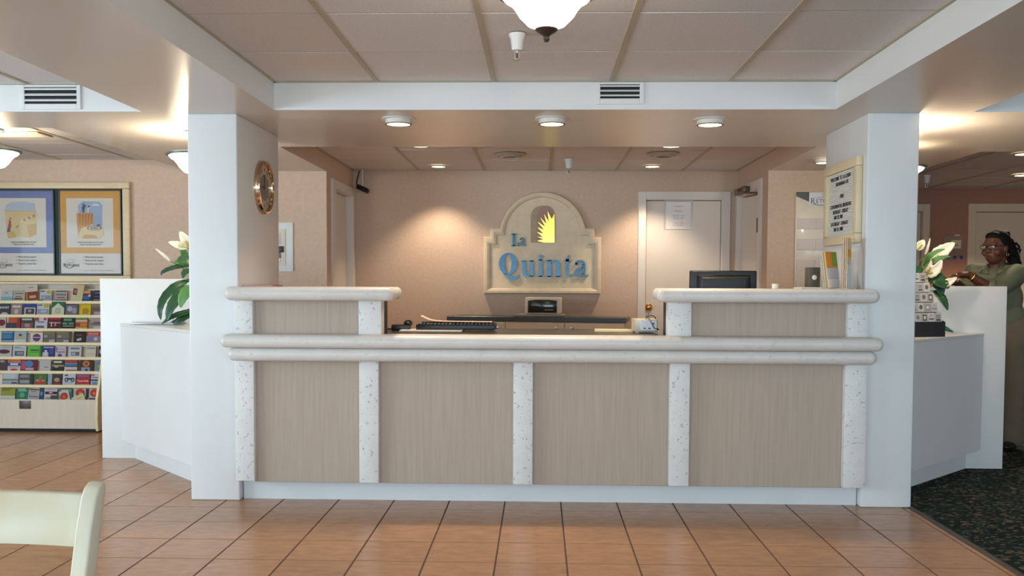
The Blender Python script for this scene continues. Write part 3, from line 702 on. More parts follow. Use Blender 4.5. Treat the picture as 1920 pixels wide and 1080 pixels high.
# switch plate and flyer on the far right wall
sp = thing('wall_notice', 'small clear framed notice on the red wall left of the right room door', 'notice', (4.31, 5.30, 1.55))
MB().box(-.10, .11, -.012, -.0005, 0, .17).build('clear_frame', mat('clear_frame', (200, 170, 150), .1, alpha=.5), sp)
MB().box(-.02, .085, -.014, -.012, .03, .12).build('card', PAPERC, sp); MB().box(.01, .07, -.016, -.013, .165, .18).build('clip', PAPER, sp)
for i in range(3): MB().box(.0+.02*i, .012+.02*i, -.015, -.014, .06, .075).build('print_mark', INK, sp)
s2 = thing('pinned_flyer', 'small purple flyer pinned below the clear framed notice', 'flyer', (4.33, 5.30, 1.455))
MB().box(-.11, .12, -.003, -.0005, 0, .06).build('sheet', mat('purple_flyer', (150, 118, 130), .6, var=.2, vs=30), s2)
for i in range(3): MB().box(-.08+i*.07, -.05+i*.07, -.004, -.003, .015, .045).build('print_mark', INKD, s2)

# ------------------------------------------------------------------ ceiling fixtures
GLOW = mat('lit_glass', (255, 246, 226), .3, emit=(255, 236, 200), es=9.0, var=.01)
LENS = mat('lit_lens', (255, 240, 200), .3, emit=(255, 232, 176), es=4.2, var=.01)
RIMG = mat('green_bronze', (58, 84, 88), .4, metal=.4); BRZ = mat('dark_bronze', (74, 62, 60), .4, metal=.5)
def lamp_light(kind, loc, power, size=.05, spot=None, rot=(0, 0, 0), col=WARM):
    d = bpy.data.lights.new('lamp_light', kind); d.energy = power; d.color = col; d.shadow_soft_size = size
    if spot: d.spot_size = math.radians(spot); d.spot_blend = .6
    o = bpy.data.objects.new('lamp_light', d); COL.objects.link(o); o.location = loc; o.rotation_euler = rot; return o
def bowl_lamp(label, x, y, zc, drop, rimm, power, finm=BRZ):
    t = thing('ceiling_lamp', label, 'lamp', (x, y, zc), group='glass bowl ceiling lamps')
    R = .150
    MB().lathe([(0, -.001), (.065, -.001), (.068, -.012), (.05, -.022), (.012, -.03), (.012, -drop+.01), (0, -drop+.01)], 24).build('canopy', rimm, t)
    MB().lathe([(R-.004, -drop), (R+.016, -drop+.004), (R+.018, -drop+.014), (R+.004, -drop+.018), (R-.010, -drop+.012), (R-.004, -drop)], 36).build('rim', rimm, t)
    pr = [(R, 0), (R-.012, -.014), (R-.030, -.024), (R-.046, -.042), (R-.062, -.068), (.062, -.094), (.03, -.106), (0, -.110)]
    MB().lathe([(r, z-drop) for r, z in pr], 36).build('glass_bowl', GLOW, t)
    MB().lathe([(r, z-drop) for r, z in ((0, -.1125), (.03, -.1085), (.037, -.106), (.0375, -.109), (.03, -.116), (.014, -.126), (.009, -.131), (.010, -.137), (.0105, -.141), (.007, -.147), (0, -.149))], 20).build('finial', finm, t)
    me = MB().box(-.004, .004, .03, R, -drop+.006, -drop+.014).mesh('arm', rimm)
    for i in range(3):
        o = share('arm', me, t, (0, 0, 0)); o.rotation_euler = (0, 0, i*2*PI/3+.4)
    if power: lamp_light('POINT', (x, y, zc-drop+.03), power, .05)
    return t
bowl_lamp('lit glass bowl lamp with dark finial under the main tiled ceiling', -.105, -1.80, 2.24, .115, BRZ, 9)
bowl_lamp('lit glass bowl lamp cut by the left picture edge above the posters', -3.72, 1.22, 2.19, .15, RIMG, 9)
bowl_lamp('lit glass bowl lamp half hidden behind the left pier', -2.205, .74, S, .15, RIMG, 42)
bowl_lamp('lit glass bowl lamp almost hidden behind the right pier', 2.222, 1.33, S, .15, RIMG, 1)
# uplight bracket on the outer face of the right pier
ub = thing('wall_uplight', 'uplight bracket on the outer side of the right pier', 'lamp', (1.8752, .50, 1.86))
MB().box(0, .012, -.05, .05, -.06, .06).build('back_plate', BRZ, ub, bevel=.003)
MB().lathe([(.03, -.03), (.075, .03), (.072, .03), (.028, -.026)], 20, None, -PI/2, PI/2).build('shade', BRZ, ub)
lamp_light('POINT', (1.945, .50, 1.90), 32, .03)
def downlight(label, x, y, z, r=.072, deep=.03, power=8, spot=128, group='round recessed downlights'):
    t = thing('downlight', label, 'light', (x, y, z), group=group)
    MB().lathe([(r+.02, 0), (r+.022, -.006), (r, -.008), (r, -deep), (r-.006, -deep-.002), (r-.006, -.004), (r+.02, 0)], 32).build('trim_ring', mat('ring_white', (214, 208, 200), .35), t)
    MB().lathe([(r, -deep), (r+.001, -deep-.003), (r-.008, -deep-.0035), (r-.008, -deep)], 32).build('gasket', mat('ring_dark', (60, 48, 40), .5), t)
    MB().lathe([(0, -deep+.004), (r-.007, -deep+.004), (r-.007, -deep-.002), (0, -deep-.002)], 32).build('lens', LENS, t)
    if power: lamp_light('SPOT', (x, y, z-deep-.012), power, .06, spot)
for lab, x, y in (('left', -.904, .30), ('middle', -.059, .30), ('right', .809, .33)):
    downlight(lab+' one of three recessed downlights in the soffit over the desk front', x, y, S, power=55, spot=112)
for lab, x, y in (('front left', -1.03, 2.23), ('back left', -1.03, 3.49), ('front right', .868, 2.25), ('back right', .872, 3.48)):
    downlight(lab+' downlight of four in the tiled ceiling behind the desk', x, y, 2.2345, .07, .006, power=72 if 'back' in lab else 36, spot=104)
downlight('small downlight under the soffit beside the top of the letter board', 1.915, 1.95, S, .06, .03, power=3)
downlight('near downlight of two in the tiled ceiling above the woman', 3.66, 2.56, 2.2195, .085, .006, power=100)
downlight('far downlight of two in the tiled ceiling above the woman', 4.38, 4.0, 2.2195, .085, .006, power=230)
def sprinkler(label, x, y, z, s=1):
    t = thing('sprinkler', label, 'sprinkler', (x, y, z), group='fire sprinklers')
    MB().lathe([(.036*s, 0), (.036*s, -.006*s), (.028*s, -.022*s), (.024*s, -.055*s), (.022*s, -.068*s), (0, -.072*s)], 24).build('cover_cup', WHITE, t)
    MB().lathe([(.008*s, -.072*s), (.008*s, -.08*s), (0, -.08*s)], 10).tube([(-.009*s, 0, -.078*s), (-.010*s, 0, -.1*s), (0, 0, -.106*s)], .0022*s, 6).tube([(.009*s, 0, -.078*s), (.010*s, 0, -.1*s), (0, 0, -.106*s)], .0022*s, 6).build('frame_arms', mat('nickel', (200, 196, 190), .3, metal=.6), t)
    MB().lathe([(0, -.08*s), (.003*s, -.08*s), (.003*s, -.1*s), (0, -.1*s)], 8).build('bulb', mat('bulb_brown', (90, 60, 50), .2), t)
    MB().lathe([(0, -.104*s), (.013*s, -.106*s), (.013*s, -.108*s), (0, -.108*s)], 14).build('deflector', mat('nickel', (200, 196, 190), .3), t)
sprinkler('white sprinkler head on the main ceiling beside the glass bowl lamp', -.222, -.90, 2.24)
sprinkler('white sprinkler head on the tiled ceiling behind the desk', .12, 3.02, 2.2345, 1.15)
sprinkler('sprinkler head on the right room ceiling beside the right pier', 3.50, 4.03, 2.2195, 1.1)
def grille(label, x0, x1, y, z0, z1, n, group='slotted air grilles', ins=(.022, .022, .03, .012)):
    t = thing('air_grille', label, 'vent', ((x0+x1)/2, y, z0), group=group); w = (x1-x0)/2; H = z1-z0; l, r, b, tp = ins
    MB().box(-w, -w+l, -.010, -.0005, 0, H).box(w-r, w, -.010, -.0005, 0, H).box(-w+l, w-r, -.010, -.0005, 0, b).box(-w+l, w-r, -.010, -.0005, H-tp, H).build('frame', WHITE, t, bevel=.002, seg=1)
    MB().box(-w+l, w-r, -.002, -.0004, b, H-tp).build('dark_duct', DARK, t)
    hh = (H-b-tp)/n
    me = MB().prism([(-.009, 0), (-.003, .010*hh/.03), (-.003, .013*hh/.03), (-.010, .004*hh/.03)], -w+l, w-r, 'x').mesh('louvre', WHITE)
    for i in range(n): share('louvre', me, t, (0, 0, b+hh*(i+.45)))
grille('slotted white air grille in the beam above the desk', .165, .413, .04, 2.124, 2.2385, 3)
grille('slotted white air grille in the beam of the left ceiling recess', -2.89, -2.565, .08, 2.108, 2.2385, 3)
def diffuser(label, x, y, z, r=.13):
    t = thing('round_diffuser', label, 'vent', (x, y, z), group='round ceiling diffusers')
    BEIG = mat('diffuser_beige', (190, 176, 160), .5)
    MB().lathe([(r, 0), (r+.004, -.006), (r-.03, -.016), (r-.034, -.01), (r-.01, -.002)], 36).build('outer_ring', BEIG, t)
    MB().lathe([(r-.045, -.002), (r-.04, -.018), (r-.065, -.028), (r-.068, -.02)], 36).build('inner_ring', BEIG, t)
    MB().lathe([(0, -.004), (r-.03, -.004), (r-.03, -.0005)], 36).build('dark_throat', mat('throat', (80, 66, 58), .7), t)
    MB().lathe([(0, -.024), (r-.075, -.022), (r-.08, -.014), (0, -.012)], 36).build('centre_cone', mat('throat2', (96, 80, 70), .6), t)
diffuser('left round air diffuser in the ceiling behind the desk', -.363, 2.73, 2.2345); diffuser('right round air diffuser in the ceiling behind the desk', .866, 2.70, 2.2345)
cv = thing('ceiling_register', 'rectangular dark ceiling vent above the posters near the left lamp', 'vent', (-3.72, 1.42, 2.1895))
MB().box(-.24, .24, -.10, -.085, -.006, 0).box(-.24, .24, .085, .10, -.006, 0).box(-.24, -.225, -.085, .085, -.006, 0).box(.225, .24, -.085, .085, -.006, 0).build('frame', TBAR, cv)
MB().box(-.225, .225, -.085, .085, -.002, -.0005).build('dark_duct', DARK, cv)
me = MB().box(-.225, .225, -.004, .004, -.008, -.003).mesh('louvre', TBAR)
for i in range(7): share('louvre', me, cv, (0, -.07+i*.0233, 0))

# ------------------------------------------------------------------ posters
pf = thing('wall_display', 'long cream wooden frame holding two posters above the brochure rack', 'frame', (-4.105, 2.739, 1.185))
OAKF = mat('cream_oak', (214, 196, 162), .45, var=.05, vs=8, vstretch=(1, 1, 4))
for (a, b, c, d) in ((-.625, .625, 0, .055), (-.625, .625, .765, .82), (-.625, -.565, .055, .765), (.565, .625, .055, .765)):
    MB().box(a, b, -.04, 0, c, d).build('rail', OAKF, pf, bevel=.008, seg=2)
MB().box(-.57, .57, -.012, -.002, .05, .77).build('backing', mat('green_felt', (34, 60, 52), .8), pf)
def dk(c, k_=.62): return tuple(x*k_ for x in lin(c))
def poster(label, x, colr, scene):
    t = thing('poster', label, 'poster', (x, 2.7265, 1.2455)); w, h = .262, .70; GL = dict(coat=1.0)
    BK = mat('poster_black_frame', (24, 26, 26), .35)
    MB().box(-w, w, -.014, 0, 0, .012).box(-w, w, -.014, 0, h-.012, h).box(-w, -w+.012, -.014, 0, .012, h-.012).box(w-.012, w, -.014, 0, .012, h-.012).build('black_frame', BK, t, bevel=.002, seg=1)
    pm = MB(); lay = [.0]
    def R(x0, x1, z0, z1, c):
        lay[0] += .00025; pm.col = dk(c); pm.box(x0, x1, -.008-lay[0], -.007, z0, z1)
    def Pg(pts, c):
        lay[0] += .00025; pm.col = dk(c); pm.prism(pts, -.008-lay[0], -.007, 'y')
    R(-w+.012, w-.012, .012, .176, 'ece6e0'); R(-w+.012, w-.012, .176, h-.012, colr); R(-.198, .192, .225, .628, 'eee8da')
    scene(R, Pg)
    pm.build('print', mat('poster_print', (255, 255, 255), .5, attr='Col', var=.06, vs=30, coat=.15), t, smooth=0)
    rr = (PI/2, 0, 0); y = -.0135
    text("THERE'S AN EASIER WAY TO GET", .0145, (.0, y, .262), rr, INKD, t, 'print_line', 'CENTER', .0002)
    text("THEIR VACATION PHOTOS", .0145, (.0, y, .243), rr, INKD, t, 'print_line', 'CENTER', .0002)
    for i, s in enumerate(('More bonus points', 'Points never expire', 'Top-tier status fast')):
        text(s, .0195, (-.045, y, .140-i*.028), rr, INKD, t, 'print_line', 'LEFT', .0002)
        MB().lathe([(0, 0), (.004, 0), (.004, .0006), (0, .0006)], 10, Matrix.Translation((-.062, y+.0006, .147-i*.028)) @ Matrix.Rotation(PI/2, 4, 'X')).build('bullet', mat('bullet_red', (214, 150, 140), .6), t)
    text('LA QUINTA', .011, (-.205, y, .096), rr, INK, t, 'print_line', 'LEFT', .0002)
    text('R', .040, (-.228, y, .066), rr, INKD, t, 'print_line', 'LEFT', .0002); text('ETURNS', .029, (-.200, y, .068), rr, INKD, t, 'print_line', 'LEFT', .0002)
    MB().stroke(curve([(-.215, .066), (-.19, .056), (-.165, .056), (-.145, .068)], 5), .003, y-.0003, y+.0006).build('swash', INKD, t)
    MB().stroke([(-.165+.028*math.cos(a*.35), .11+.018*math.sin(a*.35)) for a in range(-2, 9)], .0016, y-.0003, y+.0006).build('ring_mark', mat('mark_pink', (210, 150, 150), .6), t)
    text('www.lq.com    1-800-531-5900    ASK TODAY AT THE FRONT DESK', .0085, (-.06, y, .033), rr, INK, t, 'print_line', 'LEFT', .0002)
    return t
def sc1(R, Pg): # sandy beach with a walker and a line of tracks
    Pg([(-.15, .53), (.105, .53), (.10, .585), (.02, .60), (-.10, .595), (-.14, .57)], 'c4d2e4')
    Pg([(-.15, .525), (.11, .525), (.115, .33), (.06, .30), (-.03, .315), (-.13, .295), (-.145, .4)], 'ecd296')
    Pg([(.03, .41), (.112, .42), (.11, .335), (.05, .31)], 'dfb459'); Pg([(-.14, .35), (-.07, .36), (-.06, .305), (-.125, .298)], 'e2bd68')
    R(-.155, .112, .523, .527, 'a8aab4')
    Pg([(-.135, .355), (-.115, .352), (-.098, .40), (-.102, .44), (-.115, .455), (-.122, .42)], 'b0524c'); Pg([(-.138, .352), (-.108, .350), (-.108, .38), (-.128, .385)], '5c5a78')
    Pg([(-.11, .45), (-.104, .452), (-.100, .468), (-.108, .47)], '7a4a40'); Pg([(-.062, .376), (-.045, .39), (-.038, .408), (-.05, .402)], '9a7a6c')
    for i in range(7): Pg([(-.02+i*.02, .432+i*.009), (.0+i*.02, .43+i*.009), (.006+i*.02, .446+i*.009), (-.012+i*.02, .45+i*.009)], ('efe4c8', 'c98f5a')[i % 2])
def sc2(R, Pg): # two small figures on a cliff above a round target
    Pg([(-.10, .47), (.10, .47), (.105, .57), (.08, .60), (-.06, .605), (-.10, .57)], 'a8c0e2'); Pg([(.02, .40), (.10, .395), (.10, .48), (.02, .48)], 'a0bce0')
    Pg([(.01, .565), (.08, .565), (.075, .58), (.03, .585)], 'e4e8ee')
    Pg([(-.112, .505), (.025, .51), (.028, .42), (-.03, .395), (-.07, .30), (-.1, .31), (-.11, .42)], 'dc9c48')
    for i in range(5): Pg([(-.09+i*.025, .50), (-.078+i*.025, .50), (-.084+i*.022, .42)], 'b87234')
    Pg([(-.1, .30), (.08, .295), (.115, .34), (.10, .39), (.0, .405), (-.07, .385), (-.095, .34)], 'f0dca4'); Pg([(-.07, .30), (.06, .298), (.05, .325), (-.05, .33)], 'dfa85c')
    for r, c in ((1, 'b2403a'), (.78, 'f2ead8'), (.58, 'a8463c'), (.46, '8fae7c')):
        Pg([(.035+.062*r*math.cos(a*PI/12), .384+.02*r*math.sin(a*PI/12)) for a in range(24)], c)
    R(.058, .082, .402, .412, '3a3a44')
    Pg([(-.06, .51), (-.05, .51), (-.044, .55), (-.03, .565), (-.04, .575), (-.056, .57), (-.068, .55)], '4c4c66'); Pg([(-.06, .57), (-.05, .57), (-.045, .585), (-.06, .585)], '8c5c50')
    Pg([(-.02, .51), (-.004, .51), (-.002, .54), (.012, .55), (-.004, .556), (-.022, .545)], 'e8e0d4'); Pg([(-.014, .553), (-.004, .553), (-.004, .566), (-.014, .566)], '3c3638')
    R(-.09, -.082, .508, .53, 'd8dce4')
poster('blue bordered poster of a beach scene, left of the two', -4.375, '7a86c0', sc1)
poster('orange bordered poster of a cliff scene, right of the two', -3.815, 'e6a62c', sc2)
# ------------------------------------------------------------------ brochure rack
RACKW = mat('rack_birch', (222, 204, 164), .5, var=.04, vs=7, vstretch=(1, 1, 5)); RACKP = mat('rack_panel', (206, 190, 172), .5, var=.05, vs=6, vstretch=(5, 5, .6))
LIPY = [748, 720.5, 694.5, 668, 641, 615, 589.5, 563.5]           # rows bottom to top
def rowY(r): return 2.345+.034*r
def pz(y, Y): return 1.2009-(y-525.1)*.004222*(Y+4.8474)/7.197
def px(x, Y): return -.1238+(-4.239+.004253*x)*(Y+4.8474)/7.197
LIPZ = [pz(LIPY[r], rowY(r)) for r in range(8)]
rk = thing('brochure_rack', 'birch floor rack with eight tiers of brochures under the posters', 'rack', (-4.12, 2.5, 0)); rx, ry = -4.12, 2.5
def rb_(name, x0, x1, y0, y1, z0, z1, m, **k): return MB().box(x0-rx, x1-rx, y0-ry, y1-ry, z0, z1).build(name, m, rk, **k)
XL, XR = -4.64, -3.60
for x in (XL, XR):
    pr = [(2.335-ry, .012), (2.335-ry, .02), (2.325-ry, .10), (2.335-ry, .27)]+[(rowY(r)-ry-.004, LIPZ[r]+.005) for r in range(1, 8)]+[(2.63-ry, 1.17), (2.72-ry, 1.17), (2.72-ry, .012)]
    MB().prism(pr, x-rx-.011, x-rx+.011, 'x').build('side_panel', RACKW, rk, bevel=.003, seg=1)
rb_('base_panel', XL+.012, XR-.012, 2.337, 2.349, .03, LIPZ[0], RACKP)
rb_('plinth', XL+.012, XR-.012, 2.36, 2.70, 0, .03, DARK)
rb_('back_panel', XL+.012, XR-.012, 2.70, 2.718, .03, 1.17, RACKP)
rb_('top_board', XL-.011, XR+.011, 2.62, 2.72, 1.171, 1.183, RACKW)
for r in range(8):
    Y = rowY(r); z = LIPZ[r]
    if r: rb_('tier_lip', XL+.012, XR-.012, Y, Y+.006, z-.024, z, RACKW, bevel=.002, seg=1)
    rb_('tier_shelf', XL+.012, XR-.012, Y+.0065, Y+.045, z-.034, z-.028, RACKW)
    M = Matrix.Translation((0, Y+.045-ry, z-.03)) @ Matrix.Rotation(math.radians(-9), 4, 'X')
    MB().box(XL+.012-rx, XR-.012-rx, 0, .004, 0, .125, M).build('tier_back', RACKP, rk)
rb_('rack_plate', px(32, 2.336), px(54, 2.336), 2.3345, 2.337, .185, .250, mat('plate_brown', (70, 56, 50), .35), bevel=.001)
PRINT = mat('brochure_print', (255, 255, 255), .6, attr='Col', var=.12, vs=90, spec=.25)
ORD = ['bottom row', 'second row from the bottom', 'third row from the bottom', 'fourth row from the bottom', 'fourth row from the top', 'third row from the top', 'second row from the top', 'top row']
# (row from top, x0, x1, base, [(x0,x1,y0,y1,colour) or ('o',cx,cy,rx,ry,colour)], label, tilt, extra height)
B = [
 (1,1,23,'d4d2d0',[(0,1,0,.36,'86c4c6'),(.3,.6,.68,.74,'6a6a70')],'pale grey brochure with aqua lower third',0,0),
 (1,24,46,'c2bfb2',[(.15,.85,.62,.72,'8a8478'),(.2,.7,.34,.4,'4a4444'),(.1,.8,.1,.24,'7a3a40')],'sage grey brochure with dark red print lines',0,0),
 (1,47,71,'e4d8cc',[(0,1,0,.56,'93462c'),(.08,.2,0,.5,'d88a3c'),(.35,.85,.15,.32,'d6b89a'),(.3,.7,.8,.84,'8a8a88')],'tall tilted brochure, white above and rust brown below',-6,.045),
 (1,74,96,'d6d6da',[(.05,.4,.84,.94,'4c4e5c'),('o',.75,.82,.2,.16,'c8c23c'),(.1,.95,.08,.5,'96a2b2'),(.15,.5,.2,.4,'b8c2ca'),(0,.3,0,.1,'6c8a4c')],'white brochure with yellow disc and grey photo',0,0),
 (1,102,125,'c4b4b0',[(.08,.95,.86,.94,'3c3438'),(.1,.9,.5,.66,'8c8488'),(.2,.8,.26,.34,'5c4c50'),(.05,.95,.04,.12,'7c4448')],'mauve brochure with a thin black header',0,0),
 (1,132,153,'e6d2a4',[(.1,.45,.36,.76,'6c3444'),(.2,.4,.45,.7,'b0848a'),(.0,1,0,.22,'d8dcb8')],'tall tilted cream brochure with plum portrait',7,.045),
 (1,151,172,'26404c',[(0,.85,.66,1,'d8702c'),(.05,.8,.78,.9,'f0c8a0'),(.05,.75,.14,.5,'4c6cac'),('o',.75,.5,.12,.12,'c8d2e0')],'teal brochure with orange banner and blue photo',0,0),
 (1,174,188,'33304a',[(.2,1,.72,.82,'8a84a0'),(.2,1,.36,.44,'6c6880'),(.1,.9,.06,.14,'9a94a8')],'dark navy brochure at the right end of the top row',0,0),
 (2,-6,18,'46464e',[('o',.55,0,.3,.2,'d2d2d6')],'charcoal brochure with white title and pale dome',0,0),
 (2,19,40,'a88c8c',[(.1,.9,.66,.82,'cfc4bc'),('o',.5,.28,.2,.24,'d2c8c8')],'dusty mauve brochure with pale portrait',0,0),
 (2,42,67,'384c94',[(.1,.92,0,.66,'dcd8d4'),(.2,.84,.06,.56,'5a4640'),('o',.5,.34,.14,.14,'a8aab8')],'royal blue brochure with framed brown photo',0,0),
 (2,68,91,'d8d8dc',[(.05,.4,.84,.93,'4c4e5c'),('o',.75,.82,.22,.18,'c8c23c'),(.05,.95,.08,.52,'9aa4b4'),(.3,.8,.2,.42,'c6ccd2')],'white brochure with yellow disc, second of its kind',0,0),
 (2,95,120,'2c7a58',[],'green brochure with cream house shape',0,.02),
 (2,121,146,'7c7880',[(.05,.95,.92,1,'3c3030'),('o',.35,.55,.2,.25,'c4c0d0'),('o',.7,.4,.18,.3,'a8a8ae'),(.86,1,.1,.9,'4c6c5c')],'grey violet brochure with floral shapes',0,0),
 (2,147,169,'e8cc20',[('o',.55,.38,.3,.26,'b89c18'),(.3,.8,.12,.16,'8c7c20'),(0,.1,0,1,'e0a030')],'bright yellow brochure with a faint round mark',0,0),
 (2,170,188,'7c6c64',[(0,1,.8,1,'9a8c64'),(.0,1,.5,.56,'4c444c'),(.3,1,.0,.3,'b8b0b4')],'brown landscape brochure at the right end of the second row',0,0),
 (3,-8,9,'d4ccc4',[('o',.55,.5,.4,.3,'7c3038')],'ivory brochure with dark red oval',0,0),
 (3,11,36,'34466c',[(.1,.85,.5,1,'d8602c'),(.0,.1,.5,1,'e8e0d4'),(.75,1,.0,1,'a4342c'),(.1,.7,.12,.34,'5c3c50')],'navy brochure with orange crowd picture',0,0),
 (3,38,61,'3a5048',[(.05,.85,.74,.92,'c4d0c4'),(.0,.95,.0,.5,'8c5c64'),(.3,.7,.1,.42,'c89498')],'dark green brochure with pink flower bed',0,0),
 (3,64,87,'dcd8dc',[(0,.3,.68,1,'c43c44'),('o',.8,.86,.12,.12,'c43444'),(.15,.75,.54,.64,'5c749c'),(.1,.75,.02,.24,'6c648c')],'white brochure with red corners and blue script',0,0),
 (3,89,113,'6c1c26',[(.05,.95,.84,1,'b83440'),(.05,.95,.48,.56,'d8c8c4'),(.2,.3,.16,.6,'d8c4c0'),(.5,.6,.2,.6,'c4a8a4'),(.0,.9,.0,.1,'3c1418')],'dark crimson brochure with pale figures',0,0),
 (3,114,139,'1e2c24',[(.15,.75,.7,.92,'6ca47c'),(.05,.4,.38,.54,'7cb47c'),(.5,.9,.36,.56,'6c9c6c'),(.1,.9,.18,.26,'9ab89a')],'black brochure with green block lettering',0,0),
 (3,140,162,'d8702c',[(0,1,.8,1,'7c9c3c'),(0,1,.64,.78,'e8d8c4'),(.0,.4,.2,.5,'8c4c50'),(.4,.9,.2,.46,'e08c3c'),(0,1,0,.1,'e4c828')],'orange food brochure with green header',0,0),
 (3,168,188,'a89c94',[(0,1,.6,1,'b4a8ac'),(.3,1,.52,.62,'5c4c50'),(0,1,.34,.5,'7c7458'),(.3,1,0,.2,'d8d4d4')],'grey landscape brochure at the right end of the third row',0,0),
 (4,0,23,'2c5c94',[(.05,.95,.86,.96,'9cc4d8'),(.05,.9,.3,.8,'4c8cb0'),(0,1,.06,.14,'c4dce8')],'deep blue brochure with pale bands',0,0),
 (4,24,47,'a8c8dc',[(.25,.7,.3,.78,'d8bc6c'),(.4,.6,.55,.75,'4c3c30'),(0,1,0,.22,'dce0dc')],'sky blue brochure with sandy square',0,0),
 (4,55,78,'e4dce0',[(0,1,.88,1,'d0b834'),('o',.5,.42,.32,.36,'6c3c74'),(.24,.76,.4,.48,'d8c4dc')],'white brochure with a large purple disc',0,0),
 (4,79,101,'7c7468',[(0,1,.8,1,'8c8450'),('o',.2,.55,.16,.14,'b0a8a8'),(0,1,.3,.34,'4c444c'),(.5,1,.0,.24,'c4bcc0')],'olive grey landscape brochure, left of two alike',0,0),
 (4,104,130,'80786c',[(0,1,.8,1,'8c8450'),('o',.2,.55,.14,.14,'b0a8a8'),(0,.9,.3,.36,'4c444c'),(.5,.9,.0,.22,'c4bcc0'),(.88,1,0,1,'5c5450')],'olive grey landscape brochure, right of two alike',0,0),
 (4,136,158,'2c2420',[(.2,.7,.62,.72,'8c5c34'),('o',.4,.24,.14,.12,'d8d4d0'),('o',.58,.3,.1,.14,'c8c4c0')],'black brochure with white footprints',0,0),
 (4,160,187,'a88c94',[(0,.95,.62,1,'c43038'),(.1,.85,.82,.9,'e8c4c4'),(.1,.8,.68,.74,'e0b4b4'),(.1,.85,.12,.5,'8c84b4'),('o',.65,.32,.14,.18,'d0d0e0')],'mauve brochure with red striped top',0,0),
 (5,-6,19,'d4d0c8',[('o',.42,.44,.45,.2,'5c3444'),(.3,.9,.8,.86,'a8a49c')],'white brochure with a plum oval',0,0),
 (5,21,46,'dcdce0',[(.1,.6,.82,.88,'6c6c74'),(.1,.9,.7,.74,'8c8c94'),(.15,.85,.06,.5,'5c5c68'),(.3,.8,.16,.42,'a0a0a8')],'white brochure with grey building photo',0,0),
 (5,49,75,'74cc48',[(.2,.8,.5,.66,'3c8434'),(.15,.85,.36,.42,'4c9c3c'),(.86,1,0,1,'4c8c3c')],'lime green brochure with dark green script',0,0),
 (5,76,100,'34387c',[(.1,.9,.8,.92,'b8bcd8'),(.05,.5,.0,.4,'cfd0dc'),(.2,.4,.1,.6,'e0e0e8'),(.6,.9,.2,.8,'4c54a0')],'indigo brochure with white peaks',0,0),
 (5,101,121,'d4d0d8',[(.05,.15,.5,.9,'5c5460'),(.2,.9,.66,.72,'9c94a0'),(.1,.9,.38,.48,'c06c78'),('o',.45,.12,.2,.16,'5c5c74')],'lilac white brochure with pink stripe',0,0),
 (5,126,150,'dcdcdc',[(.15,.85,.68,.86,'8c949c'),(.2,.85,.1,.46,'6c747c'),(.25,.55,.14,.4,'b4bcc4')],'white brochure with silver lettering and photo',0,0),
 (5,159,177,'e6e0cc',[(.1,.9,.3,.33,'b8b4a4'),(.1,.9,.2,.23,'b8b4a4')],'cream brochure headed with black capitals',0,0),
 (5,182,190,'4c242c',[('o',.5,.5,.3,.2,'c8c0c0')],'narrow maroon brochure at the right end of its row',0,0),
 (6,-6,10,'5c4448',[('o',.4,.84,.3,.1,'b8acac')],'dark plum brochure at the left picture edge',0,0),
 (6,11,35,'e4dcd8',[(0,1,.72,1,'d8783c'),(0,1,.42,.7,'34489c'),(.2,.8,.5,.64,'c8d4e8'),(.1,.9,.26,.36,'c8a4a0'),('o',.5,.08,.3,.1,'c84c44')],'orange, blue and white banded brochure',0,0),
 (6,36,66,'7c2434',[(0,.3,.1,.9,'c85c6c'),('o',.5,.62,.26,.32,'5c8cc4'),(.3,.8,.04,.26,'d0b4bc')],'crimson brochure with blue globe',0,0),
 (6,71,92,'cfcac8',[(.4,.8,.3,.36,'7c5c6c')],'plain pale grey brochure with one small mark',0,0),
 (6,95,117,'3c3c28',[(.1,.8,.72,.9,'e0dccc'),(.0,1,.4,.54,'b0a890'),(.2,.5,.3,.5,'d0b87c'),(0,1,.0,.24,'2c3020')],'dark olive brochure with cream label',0,0),
 (6,118,144,'dcd4d4',[(0,1,.7,1,'b44840'),(0,1,.42,.68,'4c80b0'),(.05,.95,.36,.42,'2c3450'),(.1,.9,0,.1,'8c5c54'),(.92,1,0,1,'4c2c28')],'red and blue banded brochure with white foot',0,0),
 (6,147,172,'4c2c24',[(.1,.75,0,.34,'90a8d0'),('o',.46,.66,.26,.28,'dc9430'),('o',.46,.66,.16,.16,'b84c30'),('o',.5,.08,.1,.12,'28242c')],'dark brown brochure with gold disc',0,0),
 (6,175,190,'8ca0a4',[(.2,.9,.2,.8,'6c8c94'),(.3,.7,.3,.6,'b0a878')],'teal grey brochure at the right end of its row',0,0),
 (7,0,30,'c8ccd8',[(0,1,.34,.48,'7c8468'),(0,1,0,.3,'b0b8c4'),(.1,.8,.6,.9,'d8dce4'),(.6,.95,.05,.2,'5c5c64')],'pale brochure with misty shore picture',0,0),
 (7,31,58,'6c6c6c',[(.1,.7,.66,.86,'9c9c98'),(.05,.8,.45,.52,'3c3c40'),(.1,.75,.1,.4,'a4a8a4'),(.8,1,0,1,'34443c')],'stone grey brochure with dark right edge',0,0),
 (7,60,84,'4c7c3c',[(0,1,0,.2,'b84c3c'),(.34,.66,.12,.5,'d8483c'),('o',.5,.66,.12,.16,'a87454'),(.15,.4,.3,.45,'d8a890'),(.62,.85,.3,.42,'d8a890')],'green brochure of a child in a red shirt',0,0),
 (7,86,112,'4c3830',[(0,.3,0,1,'a4bccc'),(.34,.98,.8,1,'4c5040'),('o',.66,.44,.2,.2,'c0a87c'),(.4,.9,.0,.16,'9c3c34')],'dark collage brochure with pale blue left strip',0,0),
